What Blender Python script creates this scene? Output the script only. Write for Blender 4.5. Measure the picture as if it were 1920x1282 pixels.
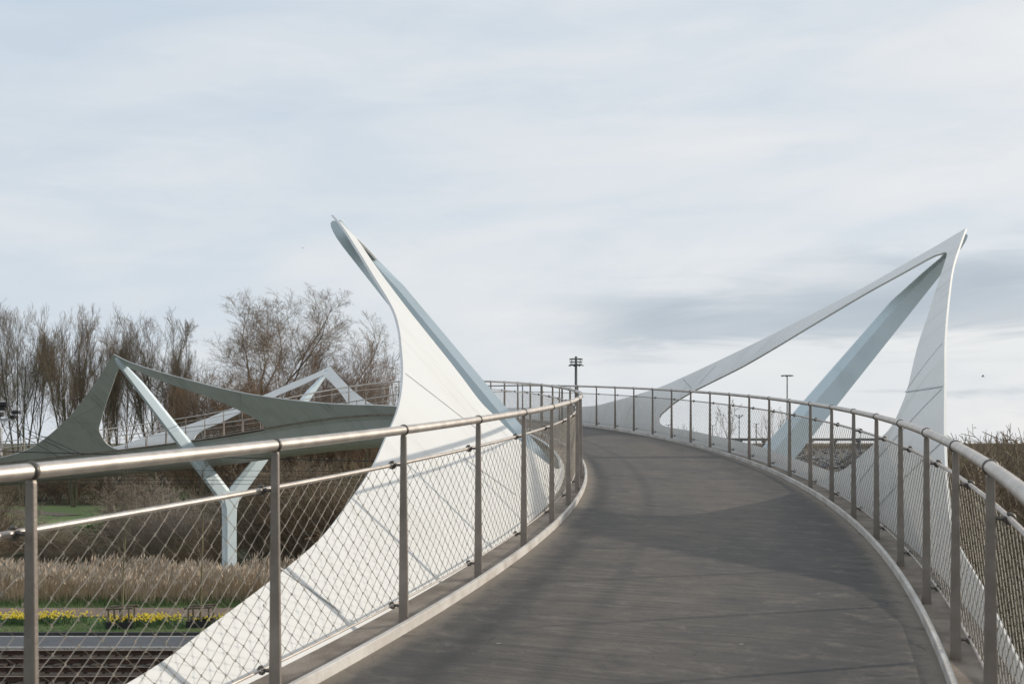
import bpy, math, random
import numpy as np
from mathutils import Vector
from mathutils.geometry import delaunay_2d_cdt

for o in list(bpy.data.objects):
    bpy.data.objects.remove(o)
SC = bpy.context.scene
COL = SC.collection
rad = math.radians
K = 1.2            # the railing is 1.2 m high; lengths below are in railing heights
EYE = 6.3          # camera height above the ground

# ------------------------------------------------------------------ camera
cam_d = bpy.data.cameras.new('camera')
cam = bpy.data.objects.new('camera', cam_d)
COL.objects.link(cam)
cam.location = (0, 0, EYE * K)
cam.rotation_euler = (rad(90), 0, 0)
cam_d.sensor_width = 36.0
cam_d.lens = 2176.6 / 1920 * 36.0
cam_d.shift_y = 187.0 / 1920
cam_d.clip_end = 6000
cam_d.clip_start = 0.05
cam_d.dof.use_dof = True
cam_d.dof.focus_distance = 17.0
cam_d.dof.aperture_fstop = 5.6
SC.camera = cam

# ------------------------------------------------------------------ world and sun
SUN_AZ, SUN_EL = rad(19), rad(20.4)      # azimuth from +X towards +Y
sdir = Vector((math.cos(SUN_EL) * math.cos(SUN_AZ), math.cos(SUN_EL) * math.sin(SUN_AZ), math.sin(SUN_EL)))
W = bpy.data.worlds.new('World')
SC.world = W
W.use_nodes = True
nt = W.node_tree
nt.nodes.clear()


def N(nt, typ, **kw):
    n = nt.nodes.new(typ)
    for k, v in kw.items():
        if k.startswith('i_'):
            key = k[2:]
            key = int(key) if key.isdigit() else key
            n.inputs[key].default_value = v
        else:
            setattr(n, k, v)
    return n


def MATH(nt, op, a, b=None, c=None, clamp=False):
    n = nt.nodes.new('ShaderNodeMath')
    n.operation = op
    n.use_clamp = clamp
    for i, v in enumerate((a, b, c)):
        if v is None:
            continue
        if isinstance(v, (int, float)):
            n.inputs[i].default_value = v
        else:
            nt.links.new(v, n.inputs[i])
    return n.outputs[0]


def SMOOTH(nt, v, lo, hi):
    n = nt.nodes.new('ShaderNodeMapRange')
    n.interpolation_type = 'SMOOTHSTEP'
    nt.links.new(v, n.inputs[0])
    n.inputs[1].default_value = lo
    n.inputs[2].default_value = hi
    return n.outputs[0]


def MIX(nt, fac, a, b, typ='MIX'):
    n = nt.nodes.new('ShaderNodeMix')
    n.data_type = 'RGBA'
    n.blend_type = typ
    for s, v in ((n.inputs[0], fac), (n.inputs[6], a), (n.inputs[7], b)):
        if isinstance(v, (int, float)):
            s.default_value = v
        elif isinstance(v, tuple):
            s.default_value = v if len(v) == 4 else v + (1,)
        else:
            nt.links.new(v, s)
    return n.outputs[2]


sky = N(nt, 'ShaderNodeTexSky', sky_type='NISHITA', sun_disc=False)
sky.sun_elevation = SUN_EL
sky.sun_rotation = math.pi / 2 - SUN_AZ
sky.air_density = 1.0
sky.dust_density = 2.0
tc = N(nt, 'ShaderNodeTexCoord')
sep = N(nt, 'ShaderNodeSeparateXYZ')
nt.links.new(tc.outputs['Generated'], sep.inputs[0])
dx, dy, dz = sep.outputs
hor = MATH(nt, 'SQRT', MATH(nt, 'ADD', MATH(nt, 'MULTIPLY', dx, dx), MATH(nt, 'MULTIPLY', dy, dy)))
elev = MATH(nt, 'ARCTAN2', dz, hor)           # radians above the horizon
azim = MATH(nt, 'ARCTAN2', dx, dy)            # 0 straight ahead, positive to the right
# layered stratus: noise in azimuth / elevation, strongly flattened
cmb = N(nt, 'ShaderNodeCombineXYZ')
nt.links.new(MATH(nt, 'MULTIPLY', azim, 2.6), cmb.inputs[0])
nt.links.new(MATH(nt, 'MULTIPLY', MATH(nt, 'ADD', elev, MATH(nt, 'MULTIPLY', azim, -0.10)), 11.0), cmb.inputs[1])
n1 = N(nt, 'ShaderNodeTexNoise', i_Scale=1.1, i_Detail=6.0, i_Roughness=0.5, i_Distortion=0.5)
nt.links.new(cmb.outputs[0], n1.inputs['Vector'])
cmb2 = N(nt, 'ShaderNodeCombineXYZ')
nt.links.new(MATH(nt, 'MULTIPLY', azim, 5.0), cmb2.inputs[0])
nt.links.new(MATH(nt, 'MULTIPLY', elev, 34.0), cmb2.inputs[1])
cmb2.inputs[2].default_value = 3.7
n2 = N(nt, 'ShaderNodeTexNoise', i_Scale=1.0, i_Detail=7.0, i_Roughness=0.55, i_Distortion=0.8)
nt.links.new(cmb2.outputs[0], n2.inputs['Vector'])
veil = SMOOTH(nt, n1.outputs[0], 0.30, 0.72)
# thin pale veil: bluer where it is thin, whiter where it is thick and towards the sun
right = SMOOTH(nt, azim, -0.45, 0.42)
low = SMOOTH(nt, elev, 0.34, 0.05)
thick = MATH(nt, 'ADD', MATH(nt, 'MULTIPLY', veil, 0.45), MATH(nt, 'ADD', MATH(nt, 'MULTIPLY', right, 0.40), MATH(nt, 'MULTIPLY', low, 0.22)), clamp=True)
cloud = MIX(nt, thick, (0.590, 0.690, 0.795), (0.900, 0.897, 0.890))
# grey stratocumulus bank low in the right half of the sky
bx = SMOOTH(nt, azim, 0.0, 0.13)
nz = MATH(nt, 'MULTIPLY', MATH(nt, 'SUBTRACT', n2.outputs[0], 0.5), 0.075)
nz1 = MATH(nt, 'MULTIPLY', MATH(nt, 'SUBTRACT', n1.outputs[0], 0.5), 0.05)
e2 = MATH(nt, 'ADD', MATH(nt, 'ADD', elev, nz), MATH(nt, 'ADD', nz1, MATH(nt, 'MULTIPLY', azim, -0.035)))
bank = MATH(nt, 'MULTIPLY', SMOOTH(nt, e2, 0.064, 0.088), SMOOTH(nt, e2, 0.150, 0.092))
bank = MATH(nt, 'MULTIPLY', bank, bx)
wisp = MATH(nt, 'MULTIPLY', SMOOTH(nt, n2.outputs[0], 0.52, 0.66), MATH(nt, 'MULTIPLY', SMOOTH(nt, elev, 0.012, 0.03), SMOOTH(nt, elev, 0.075, 0.045)))
wisp = MATH(nt, 'MULTIPLY', wisp, MATH(nt, 'MULTIPLY', SMOOTH(nt, azim, 0.18, 0.34), 0.6))
bank = MATH(nt, 'MAXIMUM', bank, wisp)
cmb3 = N(nt, 'ShaderNodeCombineXYZ')
nt.links.new(MATH(nt, 'MULTIPLY', azim, 7.0), cmb3.inputs[0])
nt.links.new(MATH(nt, 'MULTIPLY', elev, 19.0), cmb3.inputs[1])
cmb3.inputs[2].default_value = 9.1
n3 = N(nt, 'ShaderNodeTexNoise', i_Scale=1.0, i_Detail=9.0, i_Roughness=0.6, i_Distortion=0.3)
nt.links.new(cmb3.outputs[0], n3.inputs['Vector'])
cloud = MIX(nt, MATH(nt, 'MULTIPLY', SMOOTH(nt, n3.outputs[0], 0.46, 0.70), 0.26), cloud, (0.56, 0.655, 0.765))
streaks = MATH(nt, 'MULTIPLY', SMOOTH(nt, n2.outputs[0], 0.45, 0.72), 0.16)
cloud = MIX(nt, streaks, cloud, (0.93, 0.935, 0.94))
bank = MATH(nt, 'MULTIPLY', bank, MATH(nt, 'ADD', 0.74, MATH(nt, 'MULTIPLY', SMOOTH(nt, n1.outputs[0], 0.62, 0.36), 0.26)))
cloud = MIX(nt, bank, cloud, (0.475, 0.545, 0.620))
skys = MIX(nt, 1.0, sky.outputs[0], (0.10, 0.10, 0.10), 'MULTIPLY')
col = MIX(nt, 0.93, skys, cloud)
bg = N(nt, 'ShaderNodeBackground')
nt.links.new(col, bg.inputs[0])
bg.inputs[1].default_value = 1.0
out = N(nt, 'ShaderNodeOutputWorld')
nt.links.new(bg.outputs[0], out.inputs[0])

sun_d = bpy.data.lights.new('sun', 'SUN')
sun_d.energy = 3.0
sun_d.angle = rad(1.3)
sun_d.color = (1.0, 0.90, 0.77)
sun = bpy.data.objects.new('sun', sun_d)
COL.objects.link(sun)
sun.location = (40, 20, 60)
sun.rotation_euler = sdir.to_track_quat('Z', 'Y').to_euler()

vs = SC.view_settings
SC.display_settings.display_device = 'sRGB'
vs.view_transform = 'Standard'
vs.look = 'None'
vs.exposure = 0.0
vs.gamma = 1.0
vs.use_curve_mapping = False
SC.cycles.max_bounces = 6
SC.cycles.diffuse_bounces = 3
SC.cycles.glossy_bounces = 3
SC.cycles.transparent_max_bounces = 8


# ------------------------------------------------------------------ materials
def material(name, base, rough=0.6, metal=0.0, var=0.0, scale=4.0, base2=None, bump=0.0, bscale=40.0, spec=0.5, coords='Object', stretch=(1, 1, 1)):
    m = bpy.data.materials.new(name)
    m.use_nodes = True
    t = m.node_tree
    b = t.nodes['Principled BSDF']
    b.inputs['Roughness'].default_value = rough
    b.inputs['Metallic'].default_value = metal
    b.inputs['Specular IOR Level'].default_value = spec
    c = base + (1,)
    b.inputs['Base Color'].default_value = c
    if var or base2 or bump:
        co = N(t, 'ShaderNodeTexCoord')
        mp = N(t, 'ShaderNodeMapping')
        mp.inputs['Scale'].default_value = stretch
        t.links.new(co.outputs[coords], mp.inputs[0])
    if var or base2:
        nz = N(t, 'ShaderNodeTexNoise', i_Scale=scale, i_Detail=8.0, i_Roughness=0.6)
        t.links.new(mp.outputs[0], nz.inputs['Vector'])
        f = SMOOTH(t, nz.outputs[0], 0.32, 0.68)
        b2 = base2 if base2 else tuple(max(0, x * (1 - var)) for x in base)
        t.links.new(MIX(t, f, base, b2), b.inputs['Base Color'])
    if bump:
        nb = N(t, 'ShaderNodeTexNoise', i_Scale=bscale, i_Detail=6.0)
        t.links.new(mp.outputs[0], nb.inputs['Vector'])
        bp = N(t, 'ShaderNodeBump', i_Strength=bump, i_Distance=0.02)
        t.links.new(nb.outputs[0], bp.inputs['Height'])
        t.links.new(bp.outputs[0], b.inputs['Normal'])
    return m


def paint_mat(name, base, dirt, amount, rough=0.42, streak=(0.25, 3.0)):
    """weathered steel paint; UV x runs along the bridge, y up the plate"""
    m = bpy.data.materials.new(name)
    m.use_nodes = True
    t = m.node_tree
    b = t.nodes['Principled BSDF']
    b.inputs['Roughness'].default_value = rough
    co = N(t, 'ShaderNodeTexCoord')
    mp = N(t, 'ShaderNodeMapping')
    mp.inputs['Scale'].default_value = (3.0, 0.35, 1)
    t.links.new(co.outputs['UV'], mp.inputs[0])
    a = N(t, 'ShaderNodeTexNoise', i_Scale=1.6, i_Detail=9.0, i_Roughness=0.62)
    t.links.new(mp.outputs[0], a.inputs['Vector'])
    c = N(t, 'ShaderNodeTexNoise', i_Scale=0.7, i_Detail=5.0, i_Roughness=0.6)
    t.links.new(co.outputs['Object'], c.inputs['Vector'])
    d = N(t, 'ShaderNodeTexNoise', i_Scale=60.0, i_Detail=2.0)
    t.links.new(co.outputs['Object'], d.inputs['Vector'])
    f = MATH(t, 'MULTIPLY', SMOOTH(t, a.outputs[0], 0.48, 0.78), SMOOTH(t, c.outputs[0], 0.3, 0.7))
    f = MATH(t, 'ADD', MATH(t, 'MULTIPLY', f, amount), MATH(t, 'MULTIPLY', SMOOTH(t, c.outputs[0], 0.4, 0.75), amount * 0.35), clamp=True)
    f = MATH(t, 'ADD', f, MATH(t, 'MULTIPLY', SMOOTH(t, d.outputs[0], 0.66, 0.74), amount * 0.25), clamp=True)
    t.links.new(MIX(t, f, base, dirt), b.inputs['Base Color'])
    rr = MATH(t, 'ADD', MATH(t, 'MULTIPLY', f, 0.3), rough)
    t.links.new(rr, b.inputs['Roughness'])
    bp = N(t, 'ShaderNodeBump', i_Strength=0.12, i_Distance=0.03)
    t.links.new(c.outputs[0], bp.inputs['Height'])
    t.links.new(bp.outputs[0], b.inputs['Normal'])
    return m


M = {}
M['white'] = paint_mat('white_paint', (0.66, 0.662, 0.645), (0.40, 0.405, 0.355), 0.55)
M['hull'] = paint_mat('hull_paint', (0.54, 0.60, 0.59), (0.28, 0.315, 0.30), 0.85, 0.5)
M['blue'] = paint_mat('pale_blue_paint', (0.61, 0.715, 0.77), (0.43, 0.51, 0.54), 0.7, 0.38)
M['seam'] = material('weld_seam', (0.47, 0.49, 0.50), 0.6, var=0.4, scale=20)
M['steel'] = material('brushed_steel', (0.60, 0.55, 0.50), 0.46, 0.8, var=0.25, scale=9, bump=0.05, bscale=160, stretch=(1, 1, 1))
M['post'] = material('satin_steel_post', (0.28, 0.25, 0.222), 0.48, 0.6, base2=(0.21, 0.182, 0.158), scale=5, bump=0.08, bscale=60)
M['darksteel'] = material('dark_steel_fitting', (0.16, 0.145, 0.13), 0.45, 0.7, var=0.3)
M['wire'] = material('steel_wire_rope', (0.37, 0.335, 0.285), 0.6, 0.25, var=0.35, scale=14, spec=0.3)
M['kerb'] = material('kerb_paint', (0.60, 0.575, 0.54), 0.6, base2=(0.42, 0.385, 0.345), scale=3.0, bump=0.2, bscale=70)
M['ledge'] = material('stained_ledge', (0.28, 0.235, 0.19), 0.75, base2=(0.14, 0.112, 0.088), scale=3.2, bump=0.4, bscale=90)
M['bark'] = material('bark', (0.155, 0.14, 0.10), 0.9, base2=(0.10, 0.092, 0.06), scale=2.0)
M['twig_grey'] = material('twig_grey', (0.225, 0.185, 0.135), 0.9, base2=(0.165, 0.13, 0.09), scale=0.3)
M['twig_pale'] = material('twig_pale', (0.36, 0.31, 0.26), 0.9, base2=(0.22, 0.18, 0.145), scale=0.4)
M['twig_red'] = material('twig_red', (0.265, 0.175, 0.112), 0.9, base2=(0.185, 0.13, 0.085), scale=0.3)
M['twig_brown'] = material('twig_brown', (0.25, 0.185, 0.122), 0.9, base2=(0.175, 0.13, 0.088), scale=0.3)
M['twig_dark'] = material('twig_dark', (0.215, 0.175, 0.13), 0.9, base2=(0.145, 0.12, 0.085), scale=0.5)
M['twig_olive'] = material('twig_olive', (0.235, 0.21, 0.115), 0.9, base2=(0.17, 0.145, 0.09), scale=0.4)
M['leaf'] = material('evergreen_leaf', (0.045, 0.085, 0.022), 0.6, base2=(0.075, 0.105, 0.03), scale=1.0)
M['reed'] = material('dry_reed', (0.62, 0.48, 0.33), 0.85, base2=(0.42, 0.32, 0.21), scale=0.8)
M['plume'] = material('reed_plume', (0.60, 0.51, 0.41), 0.9, base2=(0.43, 0.35, 0.27), scale=1.5)
M['grassblade'] = material('grass_blade', (0.065, 0.125, 0.03), 0.7, base2=(0.10, 0.145, 0.045), scale=0.7)
M['daffleaf'] = material('daffodil_leaf', (0.075, 0.145, 0.055), 0.6, base2=(0.05, 0.11, 0.04), scale=2)
M['yellow'] = material('daffodil_yellow', (0.85, 0.66, 0.03), 0.6, base2=(0.88, 0.74, 0.10), scale=9)
M['grass'] = material('lawn', (0.060, 0.115, 0.025), 0.9, base2=(0.105, 0.135, 0.045), scale=0.7, bump=0.8, bscale=25)
M['soil'] = material('rough_ground', (0.085, 0.075, 0.045), 0.95, base2=(0.065, 0.082, 0.03), scale=0.25, bump=0.8, bscale=12)
M['road'] = material('road_asphalt', (0.105, 0.112, 0.125), 0.8, var=0.2, scale=1.5, bump=0.3, bscale=60)
M['line'] = material('road_line_paint', (0.62, 0.61, 0.56), 0.7, var=0.3, scale=5)
M['path'] = material('footpath', (0.235, 0.18, 0.14), 0.9, var=0.3, scale=2)
M['kerbdark'] = material('dark_kerb_stone', (0.06, 0.06, 0.06), 0.8, var=0.3)
M['ballast'] = material('ballast_stone', (0.20, 0.185, 0.17), 0.9, base2=(0.085, 0.075, 0.07), scale=14, bump=1.0, bscale=25)
M['rust'] = material('rusty_rail', (0.085, 0.045, 0.028), 0.75, 0.2, var=0.5, scale=5)
M['railhead'] = material('rail_head', (0.42, 0.33, 0.26), 0.4, 0.8)
M['sleeper'] = material('sleeper', (0.055, 0.04, 0.03), 0.9, var=0.4, scale=4)
M['wood'] = material('weathered_wood', (0.20, 0.165, 0.115), 0.85, base2=(0.11, 0.09, 0.065), scale=6)
M['black'] = material('black_plastic', (0.018, 0.018, 0.018), 0.6)
M['mast'] = material('mast_grey', (0.13, 0.135, 0.14), 0.6, 0.3)
M['galv'] = material('galvanised', (0.42, 0.43, 0.43), 0.5, 0.6, var=0.2)
M['cable'] = material('black_cable', (0.022, 0.025, 0.028), 0.5)
M['concrete'] = material('viaduct_concrete', (0.17, 0.17, 0.17), 0.9, var=0.3, scale=0.1)
M['lamp'] = material('lamp_glass', (0.6, 0.62, 0.62), 0.3)
M['glass'] = material('car_glass', (0.02, 0.025, 0.03), 0.1)
M['tyre'] = material('tyre', (0.02, 0.02, 0.02), 0.85)
M['bird'] = material('bird_feather', (0.05, 0.05, 0.055), 0.8)
M['litter'] = material('pale_litter', (0.36, 0.34, 0.31), 0.8)
M['dryleaf'] = material('dry_leaf', (0.06, 0.04, 0.025), 0.8)
CARS = [material('car_paint_' + n, c, 0.5, 0.0) for n, c in (('black', (0.02, 0.02, 0.022)), ('grey', (0.07, 0.075, 0.08)), ('silver', (0.22, 0.225, 0.23)), ('white', (0.62, 0.62, 0.62)), ('blue', (0.03, 0.05, 0.11)), ('red', (0.16, 0.025, 0.025)))]


def deck_material():
    m = bpy.data.materials.new('deck_surface')
    m.use_nodes = True
    t = m.node_tree
    b = t.nodes['Principled BSDF']
    co = N(t, 'ShaderNodeTexCoord')
    sp = N(t, 'ShaderNodeSeparateXYZ')
    t.links.new(co.outputs['UV'], sp.inputs[0])
    u, v = sp.outputs[0], sp.outputs[1]          # metres along, metres across (right positive)

    def noise(su, sv, sc, det, ro, off=0.0, dist=0.0):
        c = N(t, 'ShaderNodeCombineXYZ')
        t.links.new(MATH(t, 'MULTIPLY', u, su), c.inputs[0])
        t.links.new(MATH(t, 'MULTIPLY', v, sv), c.inputs[1])
        c.inputs[2].default_value = off
        n = N(t, 'ShaderNodeTexNoise', i_Scale=sc, i_Detail=det, i_Roughness=ro, i_Distortion=dist)
        t.links.new(c.outputs[0], n.inputs['Vector'])
        return n.outputs[0]
    streak = noise(16.0, 0.42, 1.0, 7.0, 0.62)
    streak2 = noise(44.0, 0.9, 1.0, 4.0, 0.6, 5.0)
    blot = noise(0.55, 0.8, 1.0, 6.0, 0.62, 2.0, 0.6)
    grain = noise(1, 1, 140.0, 3.0, 0.7, 1.0)
    speck = noise(1, 1, 30.0, 2.0, 0.5, 8.0)
    col = MIX(t, SMOOTH(t, streak, 0.38, 0.64), (0.122, 0.102, 0.084), (0.078, 0.068, 0.058))
    col = MIX(t, MATH(t, 'MULTIPLY', SMOOTH(t, streak2, 0.47, 0.64), 0.60), col, (0.055, 0.050, 0.045))
    col = MIX(t, MATH(t, 'MULTIPLY', SMOOTH(t, blot, 0.42, 0.66), 0.62), col, (0.056, 0.052, 0.048))
    # darker strip down the right side and darker band along the left kerb
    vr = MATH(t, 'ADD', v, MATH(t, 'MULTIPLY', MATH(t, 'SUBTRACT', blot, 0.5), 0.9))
    dark_right = MATH(t, 'MULTIPLY', SMOOTH(t, vr, 0.45, 1.05), SMOOTH(t, vr, 1.48, 1.22))
    col = MIX(t, MATH(t, 'MULTIPLY', dark_right, 0.68), col, (0.043, 0.042, 0.041))
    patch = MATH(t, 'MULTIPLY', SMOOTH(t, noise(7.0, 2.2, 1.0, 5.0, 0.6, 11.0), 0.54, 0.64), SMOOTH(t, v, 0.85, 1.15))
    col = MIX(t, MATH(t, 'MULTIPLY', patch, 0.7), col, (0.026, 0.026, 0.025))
    vl = MATH(t, 'ADD', v, MATH(t, 'MULTIPLY', MATH(t, 'SUBTRACT', blot, 0.5), 0.5))
    dark_left = MATH(t, 'MULTIPLY', SMOOTH(t, vl, -1.40, -1.22), SMOOTH(t, vl, -0.75, -1.12))
    col = MIX(t, MATH(t, 'MULTIPLY', dark_left, 0.30), col, (0.046, 0.045, 0.043))
    # sandy fringe against the kerbs
    edge = MATH(t, 'ADD', MATH(t, 'ABSOLUTE', v), MATH(t, 'MULTIPLY', MATH(t, 'SUBTRACT', noise(3, 3, 3.0, 8.0, 0.7, 4.0), 0.5), 0.22))
    col = MIX(t, MATH(t, 'MULTIPLY', SMOOTH(t, edge, 1.34, 1.50), 0.75), col, (0.23, 0.195, 0.155))
    col = MIX(t, MATH(t, 'MULTIPLY', SMOOTH(t, speck, 0.72, 0.78), 0.35), col, (0.22, 0.21, 0.19))
    fine = noise(1, 1, 45.0, 5.0, 0.75, 6.0)
    # worn, blotchy binder at hand-width scale and hairline cracks
    mott = noise(1.0, 0.7, 5.5, 9.0, 0.72, 13.0, 0.4)
    col = MIX(t, MATH(t, 'MULTIPLY', SMOOTH(t, mott, 0.50, 0.68), 0.55), col, (0.165, 0.140, 0.115))
    col = MIX(t, MATH(t, 'MULTIPLY', SMOOTH(t, mott, 0.47, 0.33), 0.60), col, (0.045, 0.041, 0.037))
    crk = MATH(t, 'ABSOLUTE', MATH(t, 'SUBTRACT', noise(1.3, 0.8, 1.2, 3.0, 0.5, 21.0, 0.8), 0.5))
    col = MIX(t, MATH(t, 'MULTIPLY', SMOOTH(t, crk, 0.004, 0.0), 0.55), col, (0.03, 0.028, 0.026))
    g = MATH(t, 'ADD', 0.55, MATH(t, 'ADD', MATH(t, 'MULTIPLY', grain, 0.40), MATH(t, 'MULTIPLY', fine, 0.50)))
    cg = N(t, 'ShaderNodeCombineColor')
    for i in range(3):
        t.links.new(g, cg.inputs[i])
    col = MIX(t, 1.0, col, cg.outputs[0], 'MULTIPLY')
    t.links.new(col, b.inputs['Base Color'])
    b.inputs['Roughness'].default_value = 0.72
    b.inputs['Specular IOR Level'].default_value = 0.4
    h = MATH(t, 'ADD', MATH(t, 'MULTIPLY', streak2, 0.6), MATH(t, 'MULTIPLY', grain, 0.5))
    bp = N(t, 'ShaderNodeBump', i_Strength=0.35, i_Distance=0.006)
    t.links.new(h, bp.inputs['Height'])
    t.links.new(bp.outputs[0], b.inputs['Normal'])
    return m


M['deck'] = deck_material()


# ------------------------------------------------------------------ helpers
def tag(o, label=None, cat=None, group=None, kind=None):
    for k, v in (('label', label), ('category', cat), ('group', group), ('kind', kind)):
        if v:
            o[k] = v
    return o


def empty(name, loc, rz=0.0):
    o = bpy.data.objects.new(name, None)
    o.empty_display_size = 0.3
    COL.objects.link(o)
    o.location = loc
    o.rotation_euler = (0, 0, rz)
    return o


def np_mesh(name, V, F, mats, mi=None, smooth=False, uv=None):
    V = np.asarray(V, dtype=np.float32)
    me = bpy.data.meshes.new(name)
    groups = F if isinstance(F, list) else [F]
    groups = [np.asarray(g, dtype=np.int32) for g in groups if len(g)]
    loops = np.concatenate([g.ravel() for g in groups])
    starts, n = [], 0
    for g in groups:
        starts.append(n + np.arange(len(g)) * g.shape[1])
        n += g.size
    starts = np.concatenate(starts).astype(np.int32)
    me.vertices.add(len(V))
    me.vertices.foreach_set('co', V.ravel())
    me.loops.add(len(loops))
    me.loops.foreach_set('vertex_index', loops)
    me.polygons.add(len(starts))
    me.polygons.foreach_set('loop_start', starts)
    if mi is not None:
        me.polygons.foreach_set('material_index', np.asarray(mi, dtype=np.int32))
    me.polygons.foreach_set('use_smooth', np.full(len(starts), bool(smooth)))
    me.update(calc_edges=True)
    if uv is not None:
        ul = me.uv_layers.new(name='UVMap')
        ul.data.foreach_set('uv', np.asarray(uv, dtype=np.float32)[loops].ravel())
    me.validate()
    for m in (mats if isinstance(mats, (list, tuple)) else [mats]):
        me.materials.append(M[m] if isinstance(m, str) else m)
    return me


def link(name, me, parent=None, loc=None):
    o = bpy.data.objects.new(name, me)
    COL.objects.link(o)
    if parent is not None:
        o.parent = parent
    if loc is not None:
        o.location = loc
    return o


def world_obj(name, V, F, mats, parent=None, **kw):
    """V in world coordinates; the object's origin goes to its parent's base or to its own foot"""
    V = np.asarray(V, dtype=np.float64)
    if parent is not None:
        base = np.array(parent.location)
        return link(name, np_mesh(name, V - base, F, mats, **kw), parent)
    base = np.array([(V[:, 0].min() + V[:, 0].max()) / 2, (V[:, 1].min() + V[:, 1].max()) / 2, V[:, 2].min()])
    return link(name, np_mesh(name, V - base, F, mats, **kw), None, tuple(base))


def tubes(P, Rr, n=6, cap=False, closed=False):
    """P (m,k,3) polylines, Rr (m,k) radii -> verts, quads"""
    P = np.asarray(P, float)
    Rr = np.asarray(Rr, float)
    m, k, _ = P.shape
    if closed:
        T = np.roll(P, -1, 1) - np.roll(P, 1, 1)
    else:
        T = np.gradient(P, axis=1)
    T /= np.linalg.norm(T, axis=2, keepdims=True) + 1e-12
    ref = np.where(np.abs(T[..., 2:3]).max(1, keepdims=True) < 0.9, np.array([0, 0, 1.0]), np.array([1.0, 0, 0]))
    ref = np.broadcast_to(ref, T.shape)
    A = np.cross(T, ref)
    A /= np.linalg.norm(A, axis=2, keepdims=True) + 1e-12
    B = np.cross(A, T)
    a = np.arange(n) * 2 * np.pi / n
    V = P[:, :, None, :] + Rr[:, :, None, None] * (np.cos(a)[None, None, :, None] * A[:, :, None, :] + np.sin(a)[None, None, :, None] * B[:, :, None, :])
    idx = np.arange(m * k * n).reshape(m, k, n)
    if closed:
        i0, i1 = idx, np.roll(idx, -1, 1)
    else:
        i0, i1 = idx[:, :-1], idx[:, 1:]
    F = np.stack([i0, np.roll(i0, -1, 2), np.roll(i1, -1, 2), i1], -1).reshape(-1, 4)
    V = V.reshape(-1, 3)
    if cap and not closed:
        c0 = len(V) + np.arange(m)
        c1 = c0 + m
        V = np.concatenate([V, P[:, 0], P[:, -1]])
        e0, e1 = idx[:, 0], idx[:, -1]
        t0 = np.stack([np.roll(e0, -1, 1), e0, np.repeat(c0[:, None], n, 1)], -1).reshape(-1, 3)
        t1 = np.stack([e1, np.roll(e1, -1, 1), np.repeat(c1[:, None], n, 1)], -1).reshape(-1, 3)
        return V, [F, np.concatenate([t0, t1])]
    return V, [F]


def box(cx, cy, cz, sx, sy, sz, rz=0.0):
    c, s = math.cos(rz), math.sin(rz)
    V = []
    for z in (-1, 1):
        for x, y in ((-1, -1), (1, -1), (1, 1), (-1, 1)):
            X, Y = x * sx / 2, y * sy / 2
            V.append((cx + c * X - s * Y, cy + s * X + c * Y, cz + z * sz / 2))
    F = [(3, 2, 1, 0), (4, 5, 6, 7), (0, 1, 5, 4), (1, 2, 6, 5), (2, 3, 7, 6), (3, 0, 4, 7)]
    return np.array(V), [np.array(F)]


def merge(parts):
    V, quads, tris, n = [], [], [], 0
    for v, fs in parts:
        V.append(v)
        for f in fs:
            f = np.asarray(f)
            (quads if f.shape[1] == 4 else tris).append(f + n)
        n += len(v)
    out = []
    if quads:
        out.append(np.concatenate(quads))
    if tris:
        out.append(np.concatenate(tris))
    return np.concatenate(V), out


def merge_m(parts):
    """parts: (v, fs, material index) -> V, F list, mi"""
    V, fq, ft, mq, mt, n = [], [], [], [], [], 0
    for v, fs, mi in parts:
        V.append(v)
        for f in fs:
            f = np.asarray(f)
            if f.shape[1] == 4:
                fq.append(f + n)
                mq.append(np.full(len(f), mi))
            else:
                ft.append(f + n)
                mt.append(np.full(len(f), mi))
        n += len(v)
    F, mi = [], []
    if fq:
        F.append(np.concatenate(fq))
        mi.append(np.concatenate(mq))
    if ft:
        F.append(np.concatenate(ft))
        mi.append(np.concatenate(mt))
    return np.concatenate(V), F, np.concatenate(mi)


def sheet(name, x0, x1, y0, y1, z, mat, nx=1, ny=1, kind='structure', amp=0.0, seed=0):
    xs, ys = np.linspace(x0, x1, nx + 1), np.linspace(y0, y1, ny + 1)
    X, Y = np.meshgrid(xs, ys)
    Z = np.full(X.shape, z)
    if amp:
        Z = Z + amp * np.random.RandomState(seed).rand(*X.shape)
    V = np.stack([X, Y, Z], -1).reshape(-1, 3)
    i = np.arange((nx + 1) * (ny + 1)).reshape(ny + 1, nx + 1)
    F = np.stack([i[:-1, :-1], i[:-1, 1:], i[1:, 1:], i[1:, :-1]], -1).reshape(-1, 4)
    o = world_obj(name, V, F, mat)
    o['kind'] = kind
    return o


# ------------------------------------------------------------------ bridge alignment (railing heights)
CX, CY, R = -40.4257, 16.9727, 42.6998
CROSS = -0.045
HW = 1.3403
knots = np.array([(-.60, -1.60), (-.5, -1.42), (-.4, -1.253), (-.3, -1.053), (-.2, -.82), (-.1, -.571), (0, -.305), (.1, -.035), (.2, .23), (.3, .482), (.4, .70), (.49, .82), (.57, .80), (.65, .66), (.75, .36), (.838, .05), (.9, -.15), (1.0, -.48), (1.2, -1.15), (1.5, -2.1)])


def deck_z(th):
    x, y = knots[:, 0], knots[:, 1]
    d = np.gradient(y, x)
    th = np.asarray(th, float)
    i = np.clip(np.searchsorted(x, th) - 1, 0, len(x) - 2)
    h = x[i + 1] - x[i]
    t = (th - x[i]) / h
    return (2 * t**3 - 3 * t**2 + 1) * y[i] + (t**3 - 2 * t**2 + t) * h * d[i] + (-2 * t**3 + 3 * t**2) * y[i + 1] + (t**3 - t**2) * h * d[i + 1]


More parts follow.
